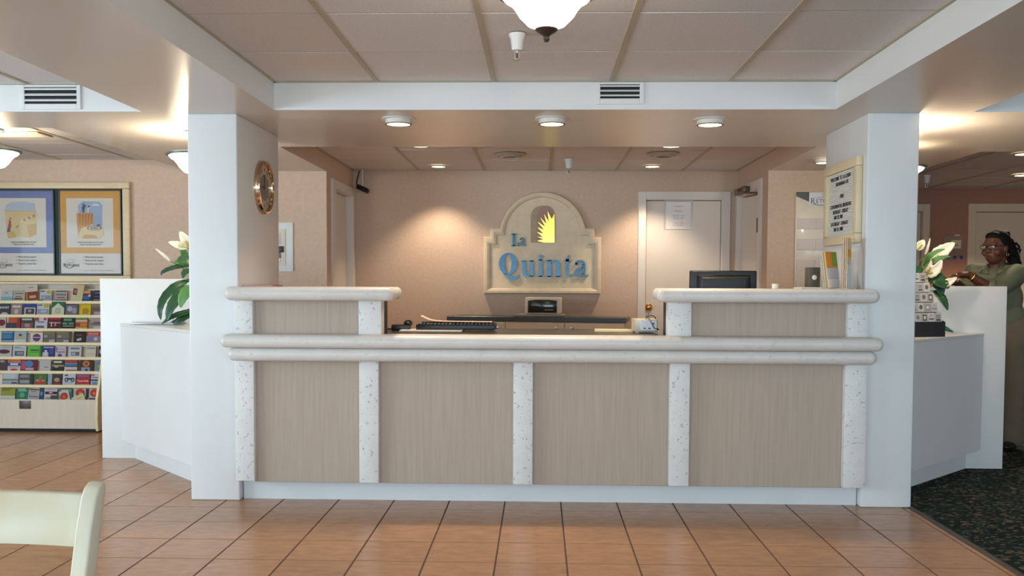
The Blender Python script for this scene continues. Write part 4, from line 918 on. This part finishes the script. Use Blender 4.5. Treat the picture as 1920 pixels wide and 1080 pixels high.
 (7,114,138,'d8dce4',[('o',.3,.45,.16,.2,'2c3038'),('o',.78,.45,.16,.2,'2c3038'),('o',.3,.45,.08,.1,'d8dce4'),('o',.78,.45,.08,.1,'d8dce4'),(.3,.8,.46,.62,'343c4c'),(.15,.4,.8,.94,'4c5c94'),(.15,.8,.14,.2,'9ca4ac')],'white brochure with dark motorcycle',0,0),
 (7,140,165,'c42c30',[(0,1,.7,1,'5c6c9c'),(.1,.9,.76,.82,'d85c54'),(.1,.9,.86,.92,'c85450'),(0,1,0,.07,'d8a850')],'red soft drink brochure with white script',0,0),
 (7,167,190,'d8dce8',[(0,.3,.8,1,'d86c74'),(.1,.8,.64,.7,'4c4c5c'),(0,.9,.36,.5,'3c4454'),(.1,.9,.0,.3,'7c9cc4')],'white brochure with blue lake and red corner',0,0),
 (8,-4,24,'a8a838',[(0,1,0,.3,'d8d8d0'),(.1,.85,.9,.96,'4c5030'),(.1,.6,.76,.84,'6c702c')],'yellow green brochure with white foot',0,0),
 (8,26,48,'24845c',[(.15,.8,.86,.94,'c8e0d0'),(.15,.9,.7,.8,'a8d0b8'),('o',.5,.36,.22,.24,'6cb48c')],'emerald green brochure with pale lettering',0,0),
 (8,48,69,'c4bcac',[(.05,.95,.86,1,'5c5c64'),(.2,.7,.7,.76,'6c6464'),(.0,1,0,.5,'b8b4bc'),(.1,.95,.2,.28,'5c6070')],'tilted beige brochure leaning over its green neighbour',4,-.004),
 (8,69,78,'2c446c',[('o',.5,.5,.3,.2,'7c94b8')],'narrow dark blue brochure in the bottom row',0,0),
 (8,79,103,'dcdce0',[(.05,1,.44,.7,'24242c'),(.3,.7,.44,.72,'b42c30'),(.4,.6,.56,.66,'e8e0e0'),(.5,1,0,.36,'4c4c4c'),(.1,.5,0,.2,'a09888'),(.1,.9,.82,.92,'9ca4c4')],'white brochure with black band and red square',0,0),
 (8,107,131,'4c7c5c',[(.1,.9,.7,.9,'8cb49c'),(.2,.5,.55,.85,'c0d4c8')],'soft green brochure behind a red dial leaflet',0,0),
 (8,109,128,'d0d0d4',[('o',.45,.36,.42,.44,'cc3c24'),('o',.45,.3,.1,.1,'e8a848')],'tilted leaflet with red dial in front of green brochure',-14,-.016),
 (8,134,159,'ccc8d0',[('o',.5,.6,.36,.38,'d04428'),('o',.5,.56,.1,.1,'e8b058'),(.0,1,0,.14,'4c4c54'),(.92,1,.1,1,'3c3438')],'grey brochure with red dial, second from the right end',0,0),
 (8,161,182,'ccc8d0',[('o',.55,.6,.36,.38,'d04428'),('o',.55,.56,.1,.1,'e8b058'),(.0,.1,.1,1,'3c3438'),(.1,1,0,.14,'4c4c54')],'grey brochure with red dial at the right end of bottom row',0,0),
 (8,132,156,'e4dcb0',[('o',.6,.28,.18,.1,'d8b828'),(.1,.9,.16,.2,'c8a848')],'cream leaflet slumped sideways in the bottom row',-24,-.052),
]
prev = {}
for (row, x0, x1, base, els, lab, tilt, ext) in B:
    r = 8-row; Y = rowY(r); z = LIPZ[r]; lap = prev.get(row, 0); 
    front = .0 if tilt or ext > 0 else .006
    yy = Y+.0108+front*1.0
    xa, xb = px(x0, yy), px(x1, yy); w = (xb-xa); vis = .086+ext; H = vis+.048
    m = MB(); th = .004; m.col = dk(base); m.box(-w/2, w/2, 0, th, -.026, vis)
    lay = 0
    for e in els:
        lay += 1; y = -.0002*lay
        if e[0] == 'o':
            _, cx, cy, ex, ey, c = e; m.col = dk(c)
            P = [(-w/2+w*min(1, max(0, cx+ex*math.cos(a*PI/8))), vis*min(1, max(0, cy+ey*math.sin(a*PI/8)))) for a in range(16)]
            m.prism(P, y, 0, 'y')
        else:
            a, b, c, d, cl_ = e; m.col = dk(cl_); m.box(-w/2+w*a, -w/2+w*b, y, 0, vis*c, vis*d)
    if 'house' in lab:
        m.col = dk('e6e4c4'); m.prism([(-w*.46, -.02), (w*.46, -.02), (w*.46, vis*.5), (0, vis*.9), (-w*.46, vis*.5)], -.0004, 0, 'y')
        m.col = dk('7c8c6c'); m.ring([(-.018, .012), (.018, .012), (.018, .05), (-.018, .05)], [(-.014, .016), (.014, .016), (.014, .046), (-.014, .046)], -.0008, 0, 'y'); m.box(-.002, .002, -.0008, 0, .018, .042)
    o = m.build('brochure', PRINT, smooth=0, loc=((xa+xb)/2, yy, z))
    o.rotation_euler = (math.radians(-8), math.radians(tilt), 0)
    tag(o, lab+', '+ORD[r] if len((lab+' '+ORD[r]).split()) <= 15 else lab, 'brochure', 'brochures in the wooden rack')
    tx = None
    if lab.startswith('charcoal'): tx = ('GHOST', .026, 'e8e4e0', .55)
    elif lab.startswith('cream brochure headed'): tx = ('CIGARS', .021, '2c2c2c', .72)
    elif lab.startswith('red soft'): tx = ('Coca-Cola', .0205, 'f4f0ec', .28)
    elif lab.startswith('orange, blue'): tx = ('GUIDE', .022, 'e8ecf4', .5)
    elif lab.startswith('white brochure with silver'): tx = ('BULLDOG', .017, '6c747c', .72)
    elif lab.startswith('dusty'): tx = ('Gold', .028, 'e4dcd4', .66)
    elif lab.startswith('lime'): tx = ('Savannah', .018, '2c6c2c', .55)
    if tx: text(tx[0], tx[1], (0, -.0022, vis*tx[3]), (PI/2, 0, 0), mat('ink_'+tx[2], tx[2], .6), o, 'lettering', 'CENTER', .0002)

# ------------------------------------------------------------------ plants
LEAFD = mat('leaf_dark', (30, 62, 38), .35, var=.0, col2=(46, 92, 52), vs=9, spec=.5); LEAFL = mat('leaf_light', (66, 118, 56), .35, var=.0, col2=(92, 142, 74), vs=9)
SPATH = mat('white_spathe', (238, 232, 212), .5, var=.02, sheen=.2); STEM = mat('green_stem', (86, 124, 62), .5); POT = mat('dark_pot', (46, 44, 42), .5); SOIL = mat('soil', (50, 38, 30), .9, var=.3, vs=40)
SPADX = mat('spadix_yellow', (208, 196, 96), .6, bump=.4, bs=300)
def leaf(name, pts, w, m, parent, org, side=None, fold=.25, back=(0, -1, 0), taper=.75, n=5):
    """a blade along a path of points; its width lies across the path, facing the direction 'back'"""
    P = [Vector(p) for p in curve(pts, n)]; k_ = len(P); vs = []; fs = []; bk = Vector(back)
    for i, p in enumerate(P):
        t = (P[min(i+1, k_-1)]-P[max(i-1, 0)]).normalized(); s = t.cross(bk)
        s = s.normalized() if s.length > 1e-4 else Vector((1, 0, 0)); nrm = s.cross(t).normalized()
        u = i/(k_-1); ww = w/2*max(.03, (math.sin(PI*min(1, u**taper)))**.75)*(1+.06*math.sin(i*2.3))
        c = p-Vector(org)
        for q in (-1, -.5, 0, .5, 1): vs.append(c+s*ww*q+nrm*(abs(q)*ww*fold))
    for i in range(k_-1):
        for q in range(4): fs.append((i*5+q, i*5+q+1, (i+1)*5+q+1, (i+1)*5+q))
    nv = len(vs); off = []
    mb = MB(); mb.add(vs, fs)
    me = mb.mesh(name, m, smooth=60)
    bm = bmesh.new(); bm.from_mesh(me); bmesh.ops.solidify(bm, geom=list(bm.faces), thickness=.0012); bm.to_mesh(me); bm.free()
    for p in me.polygons: p.use_smooth = True
    o = bpy.data.objects.new(name, me); COL.objects.link(o); o.parent = parent
    return o
def plant(label, base, topot, items):
    t = thing('peace_lily', label, 'plant', base); b = Vector(base)
    MB().lathe([(0, 0), (.055, 0), (.078, .11), (.082, .115), (.076, .12), (.07, .105), (0, .1)], 24).build('pot', POT, t)
    MB().lathe([(0, .106), (.068, .104), (0, .1)], 18).build('soil', SOIL, t)
    root = b+Vector((0, 0, .10))
    for it in items:
        kind, pts, w = it[0], [Vector(p) for p in it[1]], it[2]
        bk = it[3] if len(it) > 3 else (0, -1, .25)
        st = [root+Vector((random.uniform(-.03, .03), random.uniform(-.03, .03), 0)), (root+pts[0])/2+Vector((0, 0, .05)), pts[0]]
        MB().tube([p-b for p in [Vector(q) for q in curve(st, 5)]], .003, 6).build('stem', STEM, t)
        if kind in 'dl': leaf('leaf', [tuple(p) for p in pts], w, LEAFD if kind == 'd' else LEAFL, t, b, back=bk)
        else:
            f = leaf('flower', [tuple(p) for p in pts], w, SPATH, t, b, back=bk, fold=.35, taper=.7)
            if kind == 'f':
                a, c = pts[0], pts[min(1, len(pts)-1)]
                q = MB().tube([a-b, a-b+(c-a)*.5+Vector((0, -.012, .0)), a-b+(c-a)*1.0+Vector((0, -.014, 0))], [.005, .006, .004], 8).build('spadix', SPADX, f)
    return t
def lp(x, y, Y=1.0):
    s = (Y+4.8474)/5.8474
    return (-.1238+(-2.231+(x-352)*.00338)*s, Y, 1.2009+(.021-(y-520)*.00339)*s)
plant('peace lily with white flower on the left side counter, half behind the pier', (-2.19, 1.09, .9155), .1, [
    ('d', [lp(352, 528, .98), lp(330, 536, .93), lp(308, 558, .9), lp(299, 580, .88), lp(300, 600, .88)], .055),
    ('d', [lp(356, 536, .95), lp(338, 552, .9), lp(320, 577, .86), lp(311, 603, .85)], .075),
    ('d', [lp(358, 524, 1.0), lp(336, 532, .98), lp(322, 538, .97), lp(314, 549, .96)], .035),
    ('l', [lp(366, 536, .9), lp(350, 548, .87), lp(342, 560, .86), lp(338, 577, .85)], .075),
    ('d', [lp(360, 582, .92), lp(338, 588, .9), lp(318, 596, .88), lp(301, 608, .87)], .035),
    ('d', [lp(366, 580, .95), lp(350, 590, .93), lp(336, 600, .9), lp(324, 608, .9)], .06),
    ('d', [lp(362, 498, 1.0), lp(340, 499, .98), lp(318, 504, .96), lp(304, 511, .95), lp(302, 517, .95)], .03),
    ('l', [lp(350, 482, 1.0), lp(345, 472, .98), lp(343, 461, .97)], .045),
    ('l', [lp(352, 494, 1.0), lp(338, 491, .98), lp(326, 494, .96)], .045),
    ('d', [lp(356, 505, .97), lp(346, 512, .96), lp(343, 522, .95)], .04),
    ('d', [lp(356, 482, .97), lp(344, 483, .96), lp(333, 486, .95)], .035),
    ('d', [lp(372, 510, 1.1), lp(392, 500, 1.1), lp(410, 512, 1.12)], .06), ('d', [lp(375, 540, 1.1), lp(395, 550, 1.1), lp(405, 575, 1.1)], .07),
    ('f', [lp(356, 462, 1.0), lp(350, 452, .97), lp(338, 434, .95)], .075), ('f', [lp(352, 464, .98), lp(336, 460, .96), lp(316, 454, .95)], .05),
    ('b', [lp(320, 490, .98), lp(306, 478, .96), lp(291, 466, .95)], .018)])
def rp(x, y, Y=1.0):
    s = (Y+4.8474)/5.8474
    return (-.1238+(2.421+(x-1745)*.00328)*s, Y, 1.2009+(.271-(y-450)*.0033)*s)
plant('peace lily with several white flowers on the right side counter', (2.10, 1.125, .8845), .1, [
    ('f', [rp(1747, 492, 1.0), rp(1758, 478, .98), rp(1774, 466, .96), rp(1790, 455, .95)], .085), ('l', [rp(1733, 500, .99), rp(1742, 482, .95), rp(1756, 472, .93), rp(1772, 467, .92)], .03),
    ('l', [rp(1742, 496, .97), rp(1754, 486, .94), rp(1770, 482, .93), rp(1783, 481, .92)], .024),
    ('f', [rp(1740, 514, .98), rp(1748, 510, .95), rp(1758, 502, .94), rp(1767, 487, .93)], .07), ('b', [rp(1735, 478, 1.0), rp(1740, 463, .98), rp(1744, 447, .97)], .016),
    ('f', [rp(1768, 532, .96), rp(1778, 530, .93), rp(1796, 520, .92)], .05), ('f', [rp(1719, 468, 1.0), rp(1727, 458, .98), rp(1733, 450, .97)], .055),
    ('d', [rp(1742, 522, .99), rp(1756, 522, .95), rp(1770, 532, .93), rp(1782, 540, .92)], .085), ('d', [rp(1752, 530, .99), rp(1764, 540, .96), rp(1768, 558, .95)], .06),
    ('d', [rp(1752, 545, .98), rp(1766, 556, .95), rp(1774, 568, .93), rp(1780, 582, .92)], .05), ('d', [rp(1764, 608, 1.0), rp(1776, 616, .98), rp(1792, 623, .97)], .03),
    ('d', [rp(1722, 530, 1.05), rp(1712, 520, 1.06), rp(1700, 535, 1.08)], .06), ('d', [rp(1728, 500, 1.0), rp(1722, 508, .98), rp(1716, 520, .97)], .05),
    ('f', [rp(1738, 510, .97), rp(1744, 500, .95), rp(1747, 488, .94)], .03)])
# ------------------------------------------------------------------ card rack on the right side counter
CA = math.radians(16)
cdr = thing('card_rack', 'black stepped rack filled with small printed cards on the right side counter', 'rack', (2.178, .872, .8845), CA)
MB().box(-.105, .105, -.115, -.103, 0, .09).box(-.105, -.096, -.103, .10, 0, .095).box(.096, .105, -.103, .10, 0, .095).box(-.096, .096, -.103, .10, 0, .006).build('tray', BLACKP, cdr, bevel=.002, seg=1)
for i in range(5):
    y = -.094+i*.036; z = .098+i*.060
    MB().box(-.095, .095, y+.011, y+.017, .006, z+.035).build('step', BLACKP, cdr)
c_id = 0
ROWN = ['lowest', 'second', 'middle', 'fourth', 'top']; POSN = ['leftmost', 'left middle', 'right middle', 'rightmost']
for i in range(5):
    y = -.094+i*.036; z = .098+i*.060
    for j in range(4):
        m = MB(); m.col = lin(('c0beba', 'b6b4ae', 'c6c4c0', 'b0aeaa')[(i+j) % 4]); m.box(-.0225, .0225, 0, .005, -.012, .045)
        r0 = random.Random(i*9+j); c_ = lin(('4a4644', '8a8680', '6a6664')[r0.randrange(3)])
        m.col = c_
        kind = (i*3+j) % 4
        if kind == 0: m.prism([(.012*math.cos(a*PI/6), .018+.014*math.sin(a*PI/6)) for a in range(12)], -.0004, 0, 'y')
        elif kind == 1: m.box(-.014, .014, -.0004, 0, -.002, .034); m.col = lin('d8d6d2'); m.box(-.008, .008, -.0007, 0, .006, .026)
        elif kind == 2: m.box(-.016, .016, -.0004, 0, .004, .012); m.stroke([(-.012, .02), (0, .034), (.012, .022)], .003, -.0004, 0)
        else: m.box(-.014, .014, -.0004, 0, .026, .03); m.box(-.014, .014, -.0004, 0, .016, .02); m.box(-.014, .014, -.0004, 0, -.004, .008)
        o = m.build('business_card', mat('card_print', (255, 255, 255), .5, attr='Col', var=.08, vs=60), smooth=0)
        M = Matrix.Translation(cdr.location) @ Matrix.Rotation(CA, 4, 'Z') @ Matrix.Translation((-.0705+j*.047, y, z)) @ Matrix.Rotation(math.radians(-8), 4, 'X')
        o.matrix_world = M
        tag(o, f'small printed card stack, {POSN[j]} in the {ROWN[i]} step of the black rack', 'card', 'cards in the stepped rack')
# binder on the left side counter
bd = thing('clipboard', 'grey metal clipboard with clip lying on the left side counter', 'clipboard', (-2.60, 1.14, .9155), math.radians(0))
MB().box(-.16, .15, -.07, .07, 0, .014).build('case', mat('aluminium', (150, 156, 164), .35, metal=.8), bd, bevel=.003)
MB().box(-.15, .10, -.06, .06, .0145, .018).build('papers', PAPER, bd)
MB().prism([(.09, .015), (.15, .015), (.14, .03), (.11, .034)], -.04, .04, 'y').build('clip', mat('dark_steel', (60, 64, 72), .3, metal=.8), bd, bevel=.002)
# ------------------------------------------------------------------ chair in the foreground
CHP = mat('cream_chair_paint', (212, 206, 186), .32, var=.0, col2=(204, 190, 150), vs=6, vstretch=(1, 1, .6), spec=.5, detail=4)
chr_ = thing('dining_chair', 'cream painted wooden chair at the bottom left corner', 'chair', (-1.262, -3.2, -.0))
def post(x, w=.034):
    m = MB(); pr = []
    path = [(.155, 0, .045), (.165, .43, .05), (.175, .52, .052), (.20, .61, .052), (.222, .69, .05), (.244, .752, .046), (.254, .773, .034)]
    L = [(y-d/2, z) for y, z, d in path]; R = [(y+d/2, z) for y, z, d in path]
    poly = L+[(.260, .782)]+R[::-1]
    m.prism(poly, x-w/2, x+w/2, 'x'); return m
for sgn in (-1, 1): post(sgn*.212).build('back_post', CHP, chr_, bevel=.008, seg=3)
def rail(z0, z1, y0, y1, bow, name):
    m = MB(); n_ = 14; vs = []; fs = []
    for i in range(n_+1):
        u = i/n_*2-1; x = u*.200; b = bow*(1-u*u)
        for (dy, z, yy) in ((-.010, z0, y0), (.010, z0, y0), (.010, z1, y1), (-.010, z1, y1)): vs.append((x, yy+dy+b, z))
    for i in range(n_):
        for q in range(4): fs.append((i*4+q, i*4+(q+1) % 4, (i+1)*4+(q+1) % 4, (i+1)*4+q))
    fs += [(3, 2, 1, 0), tuple(n_*4+q for q in range(4))]
    m.add(vs, fs); return m.build(name, CHP, chr_, bevel=.004, seg=2)
rail(.655, .758, .212, .243, .02, 'top_rail')
m = MB(); m.stroke(curve([(-.2, .50), (-.12, .465), (0, .45), (.12, .465), (.2, .50)], 5), .045, .165, .19, 'y'); m.build('lower_rail', CHP, chr_)
MB().prism([(-.23, -.24), (.23, -.24), (.215, .15), (-.215, .15)], .425, .45, 'z').build('seat', CHP, chr_, bevel=.008, seg=2)
for sgn in (-1, 1):
    MB().prism([(-.235, 0), (-.200, 0), (-.190, .424), (-.23, .424)], sgn*.20-.018, sgn*.20+.018, 'x').build('front_leg', CHP, chr_, bevel=.004)
    MB().box(sgn*.20-.012, sgn*.20+.012, -.2, .15, .2, .235).build('stretcher', CHP, chr_)
MB().box(-.19, .19, -.225, -.2, .36, .42).build('apron', CHP, chr_)
# ------------------------------------------------------------------ the woman behind the right side counter
def blob(name, m, parent, org, parts, voxel=.008, smooth_it=6):
    """one continuous surface grown over tapered limbs and rounded masses"""
    mb = MB(); o3 = Vector(org)
    for p in parts:
        if p[0] == 'c':      # tapered limb through several points
            pts = [Vector(q)-o3 for q in p[1]]; rs = p[2]
            for i in range(len(pts)-1):
                a, b = pts[i], pts[i+1]; n_ = max(2, int((b-a).length/(.45*min(rs[i], rs[i+1])))+1)
                mb.tube([a+(b-a)*t/n_ for t in range(n_+1)], [rs[i]+(rs[i+1]-rs[i])*t/n_ for t in range(n_+1)], 14)
            for q, r in zip(pts, rs): mb.ball(q, r, 14)
        elif p[0] == 'e':    # rounded mass: centre, radii, turn about z, lean
            M = Matrix.Translation(Vector(p[1])-o3) @ Matrix.Rotation(p[3] if len(p) > 3 else 0, 4, 'Z') @ Matrix.Rotation(p[4] if len(p) > 4 else 0, 4, 'X')
            mb.ball((0, 0, 0), p[2], 24, M)
    me = mb.mesh(name, m)
    o = bpy.data.objects.new(name, me); COL.objects.link(o); o.parent = parent
    r = o.modifiers.new('remesh', 'REMESH'); r.mode = 'VOXEL'; r.voxel_size = voxel; r.use_smooth_shade = True
    s = o.modifiers.new('smooth', 'SMOOTH'); s.factor = .5; s.iterations = smooth_it
    dg = bpy.context.evaluated_depsgraph_get(); dg.update()
    m2 = bpy.data.meshes.new_from_object(o.evaluated_get(dg)); o.modifiers.clear(); o.data = m2
    for p in m2.polygons: p.use_smooth = True
    return o
SKIN = mat('brown_skin', (92, 56, 42), .48, var=.06, vs=14, spec=.4); HAIRM = mat('black_hair', (14, 12, 11), .7, spec=.2, var=.2, vs=60, vstretch=(1, 1, 4), bump=.4, bs=300)
SHIRT = mat('olive_shirt', (104, 108, 86), .8, var=.06, vs=14, bump=.25, bs=220); TROU = mat('khaki_trousers', (108, 98, 80), .85, var=.06, vs=12, bump=.2, bs=240)
SHOE = mat('black_shoe', (22, 22, 24), .4)
base = (3.24, 1.98, .004)
pe = thing('person', 'woman in olive shirt and khaki trousers, hands raised above the right counter', 'person', base)
F = Vector((-.61, -.79, 0)); Lf = Vector((.79, -.61, 0))      # facing, her left
HF = Vector((-.86, -.50, -.10)).normalized(); HC = Vector((3.148, 1.93, 1.462)); HL = Vector((.50, -.86, 0)).normalized(); HU = HF.cross(HL) * -1
if HU.z < 0: HU = -HU
def hd(f, l, u): return HC+HF*f+HL*l+HU*u
ang = math.atan2(HF.y, HF.x)
bang = math.atan2(F.y, F.x)
nsh, nel, nwr = Vector((3.268, 1.88, 1.272)), Vector((3.045, 1.735, 1.150)), Vector((2.853, 1.70, 1.265))
fsh, fel, fwr = Vector((3.062, 2.07, 1.285)), Vector((2.95, 1.94, 1.135)), Vector((2.812, 1.79, 1.212))
def hand(w, d, up, s):
    """palm, four fingers and thumb, curled; d = reach direction"""
    d = d.normalized(); sd = d.cross(up).normalized()*s; un = sd.cross(d).normalized()*s; P = []
    palm = w+d*.045
    P.append(('c', [w, w+d*.03, w+d*.07], [.021, .026, .024]))
    P.append(('c', [w+d*.03+sd*.018, w+d*.075+sd*.024], [.017, .014])); P.append(('c', [w+d*.03-sd*.018, w+d*.075-sd*.022], [.017, .014]))
    for k_, (off, ln) in enumerate(((.028, .066), (.010, .076), (-.009, .072), (-.026, .056))):
        a = w+d*.078+sd*off; b = a+d*ln*.45-un*.006; c = b+d*ln*.28-un*ln*.24; e = c+d*ln*.08-un*ln*.26
        P.append(('c', [a, b, c, e], [.0098, .0092, .0086, .0078]))
    a = w+d*.03+sd*.03; P.append(('c', [a, a+d*.028+sd*.022-un*.006, a+d*.058+sd*.022-un*.018], [.0125, .011, .009]))
    return P
UPV = Vector((0, 0, 1))
nd = Vector((-.95, -.28, -.02)); fd = Vector((-.88, -.42, .10))
body = [('e', hd(0, 0, .012), (.094, .074, .104), ang), ('e', hd(.028, 0, -.050), (.066, .058, .066), ang), ('e', hd(.040, 0, -.078), (.040, .036, .034), ang),
        ('e', hd(.094, 0, -.018), (.020, .015, .017), ang), ('c', [hd(.086, 0, .016), hd(.100, 0, -.016)], [.011, .0135]),
        ('e', hd(.094, .013, -.022), (.010, .010, .008), ang), ('e', hd(.094, -.013, -.022), (.010, .010, .008), ang),
        ('e', hd(.086, 0, -.046), (.014, .024, .008), ang), ('e', hd(.083, 0, -.058), (.014, .022, .009), ang),
        ('e', hd(.056, .046, -.030), (.032, .026, .028), ang), ('e', hd(.056, -.046, -.030), (.032, .026, .028), ang),
        ('c', [hd(.078, -.045, .030), hd(.088, 0, .026), hd(.078, .045, .030)], [.011, .011, .011]),
        ('e', hd(-.004, .074, -.008), (.018, .008, .030), ang), ('e', hd(-.004, -.074, -.008), (.018, .008, .030), ang),
        ('c', [hd(-.02, 0, -.06), Vector((3.165, 1.965, 1.30))], [.052, .062]),
        ('e', (3.165, 1.965, 1.245), (.10, .165, .07), bang), ('e', (3.17, 1.97, 1.13), (.115, .155, .16), bang), ('e', (3.20, 1.985, .92), (.125, .165, .16), bang),
        ('c', [fsh, nsh], [.055, .055]),
        ('c', [nsh, nel, nwr], [.056, .046, .027]), ('c', [fsh, fel, fwr], [.055, .045, .027])]
hip = [(Vector((3.285, 1.92, .86)), Vector((3.30, 1.915, .46)), Vector((3.30, 1.95, .07))), (Vector((3.15, 2.03, .86)), Vector((3.165, 2.03, .46)), Vector((3.18, 2.07, .07)))]
for h_, k_, a_ in hip: body.append(('c', [h_, k_, a_], [.095, .062, .042]))
body += hand(nwr, nd, UPV, 1)+hand(fwr, fd, UPV, -1)
blob('body', SKIN, pe, base, body, .0055, 5)
sh = [('e', (3.165, 1.968, 1.235), (.122, .19, .095), bang), ('e', (3.172, 1.975, 1.10), (.142, .182, .17), bang), ('e', (3.195, 1.985, .97), (.150, .188, .14), bang),
      ('c', [fsh, nsh], [.066, .068]), ('c', [nsh, nel, nel+(nwr-nel)*.16], [.076, .072, .060]), ('c', [fsh, fel, fel+(fwr-fel)*.16], [.072, .066, .056])]
shirt = blob('shirt', SHIRT, pe, base, sh, .009, 5)
# collar: two turned-down points
ctr = Vector((3.162, 1.955, 1.322))
for s in (-1, 1):
    a = ctr+Lf*(.062*s)-F*.03; b = ctr+Lf*(.05*s)+F*.05; c = ctr+Lf*(.022*s)+F*.098-UPV*.05; d = ctr+Lf*(.085*s)+F*.07-UPV*.045
    up = UPV*.03
    m = MB(); vs = [a+up, b+up, c+F*.02, d+F*.02, a-up*.6+Lf*(.03*s)]
    m.add([v-Vector(base) for v in vs], [(0, 1, 2, 3), (0, 3, 4)])
    me = m.mesh('collar', SHIRT); bm = bmesh.new(); bm.from_mesh(me); bmesh.ops.solidify(bm, geom=list(bm.faces), thickness=.006); bm.to_mesh(me); bm.free()
    o = bpy.data.objects.new('collar', me); COL.objects.link(o); o.parent = shirt
# rolled cuffs
for el, wr, r in ((nel, nwr, .066), (fel, fwr, .062)):
    a = el+(wr-el)*.12-Vector(base); d = (wr-el).normalized()
    MB().tube([a, a+d*.012, a+d*.035, a+d*.04], [r*.94, r, r, r*.9], 20).build('cuff', SHIRT, shirt)
tr = [('e', (3.20, 1.985, .90), (.142, .188, .15), bang)]
for h_, k_, a_ in hip: tr.append(('c', [h_+Vector((.0, 0, .02)), k_, a_+Vector((0, 0, .03))], [.118, .092, .094]))
blob('trousers', TROU, pe, base, tr, .010, 5)
for h_, k_, a_ in hip:
    q = a_+F*.05; blob('shoe', SHOE, pe, base, [('e', (q.x, q.y, .040), (.135, .048, .034), bang), ('e', (q.x-F.x*.07, q.y-F.y*.07, .055), (.05, .042, .05), bang)], .008, 3)
# hair: cap, bun and ponytail, with hairline above the brow
hair = [('e', hd(-.022, 0, .034), (.094, .083, .094), ang), ('e', hd(-.055, 0, -.01), (.055, .07, .075), ang), ('e', hd(.030, 0, .082), (.045, .055, .034), ang),
        ('c', [Vector((3.235, 2.02, 1.545)), Vector((3.262, 2.03, 1.562))], [.034, .030]),
        ('c', [Vector((3.225, 2.0, 1.52)), Vector((3.275, 2.03, 1.50)), Vector((3.305, 2.03, 1.42)), Vector((3.315, 2.0, 1.345)), Vector((3.325, 1.985, 1.31))], [.045, .046, .046, .038, .016])]
hr = blob('hair', HAIRM, pe, base, hair, .007, 4)
for i in range(9):
    z = 1.50-i*.022; r = random.Random(i)
    MB().tube([Vector((3.30+r.uniform(-.02, .03), 2.0+r.uniform(-.03, .02), z))-Vector(base), Vector((3.335+r.uniform(-.01, .02), 1.985, z-.03))-Vector(base), Vector((3.335+r.uniform(-.01, .025), 1.98, z-.07))-Vector(base)], [.010, .008, .002], 6).build('braid', HAIRM, hr)
# glasses
gl = MB(); 
for s in (-1, 1):
    c = hd(.108, .031*s, .012); pts = [c+HL*(.025*math.cos(a*PI/8))+HU*(.016*math.sin(a*PI/8))-HF*(.012*abs(math.cos(a*PI/8))*(1 if math.cos(a*PI/8)*s > 0 else 0)) for a in range(17)]
    gl.tube([p-Vector(base) for p in pts], .0026, 6)
    gl.tube([p-Vector(base) for p in (hd(.096, .056*s, .016), hd(.05, .082*s, .016), hd(-.005, .084*s, .010))], .0024, 6)
gl.tube([p-Vector(base) for p in (hd(.108, -.007, .016), hd(.114, 0, .018), hd(.108, .007, .016))], .0024, 6)
gl.build('glasses', mat('bronze_frame', (60, 40, 30), .25, metal=.6), pe)
for s in (-1, 1):
    c = hd(.104, .031*s, .012)-Vector(base); m = MB()
    m.add([c]+[c+HL*(.023*math.cos(a*PI/6))+HU*(.0145*math.sin(a*PI/6)) for a in range(12)], [(0, i+1, (i+1) % 12+1) for i in range(12)])
    m.build('lens', mat('eyeglass', (200, 205, 205), .06, alpha=.08, spec=.2), pe)
    MB().ball(hd(.079, .031*s, .012)-Vector(base), .0115, 12).build('eye', mat('eye_white', (222, 214, 206), .2), pe)
    MB().ball(hd(.0872, .031*s, .010)-Vector(base), .0048, 10).build('iris', mat('iris_dark', (26, 18, 14), .15), pe)
    MB().tube([hd(-.002+.012*math.sin(a*PI/5), .083*s, -.052+.013*math.cos(a*PI/5))-Vector(base) for a in range(11)], .0018, 6).build('earring', mat('silver', (215, 210, 200), .15, metal=1), pe)
MB().tube([hd(.090, -.020, -.051)-Vector(base), hd(.098, 0, -.0515)-Vector(base), hd(.090, .020, -.051)-Vector(base)], .003, 6).build('mouth_line', mat('lip_dark', (74, 38, 34), .5), pe)
a = nwr+(nel-nwr)*.10-Vector(base); d = (nel-nwr).normalized(); u = d.orthogonal().normalized(); w_ = d.cross(u)
MB().tube([a+(u*math.cos(t*PI/10)+w_*math.sin(t*PI/10))*.0325 for t in range(21)], .0055, 8).build('bracelet', mat('gold_bangle', (236, 206, 130), .15, metal=1), pe)
MB().tube([nwr+nd.normalized()*.105+Vector((.0, 0, 0))-Vector(base)+Vector((0, .011*math.cos(t*PI/5), .011*math.sin(t*PI/5))) for t in range(11)], .0025, 6).build('ring', mat('silver', (215, 210, 200), .15), pe)

flush_texts()
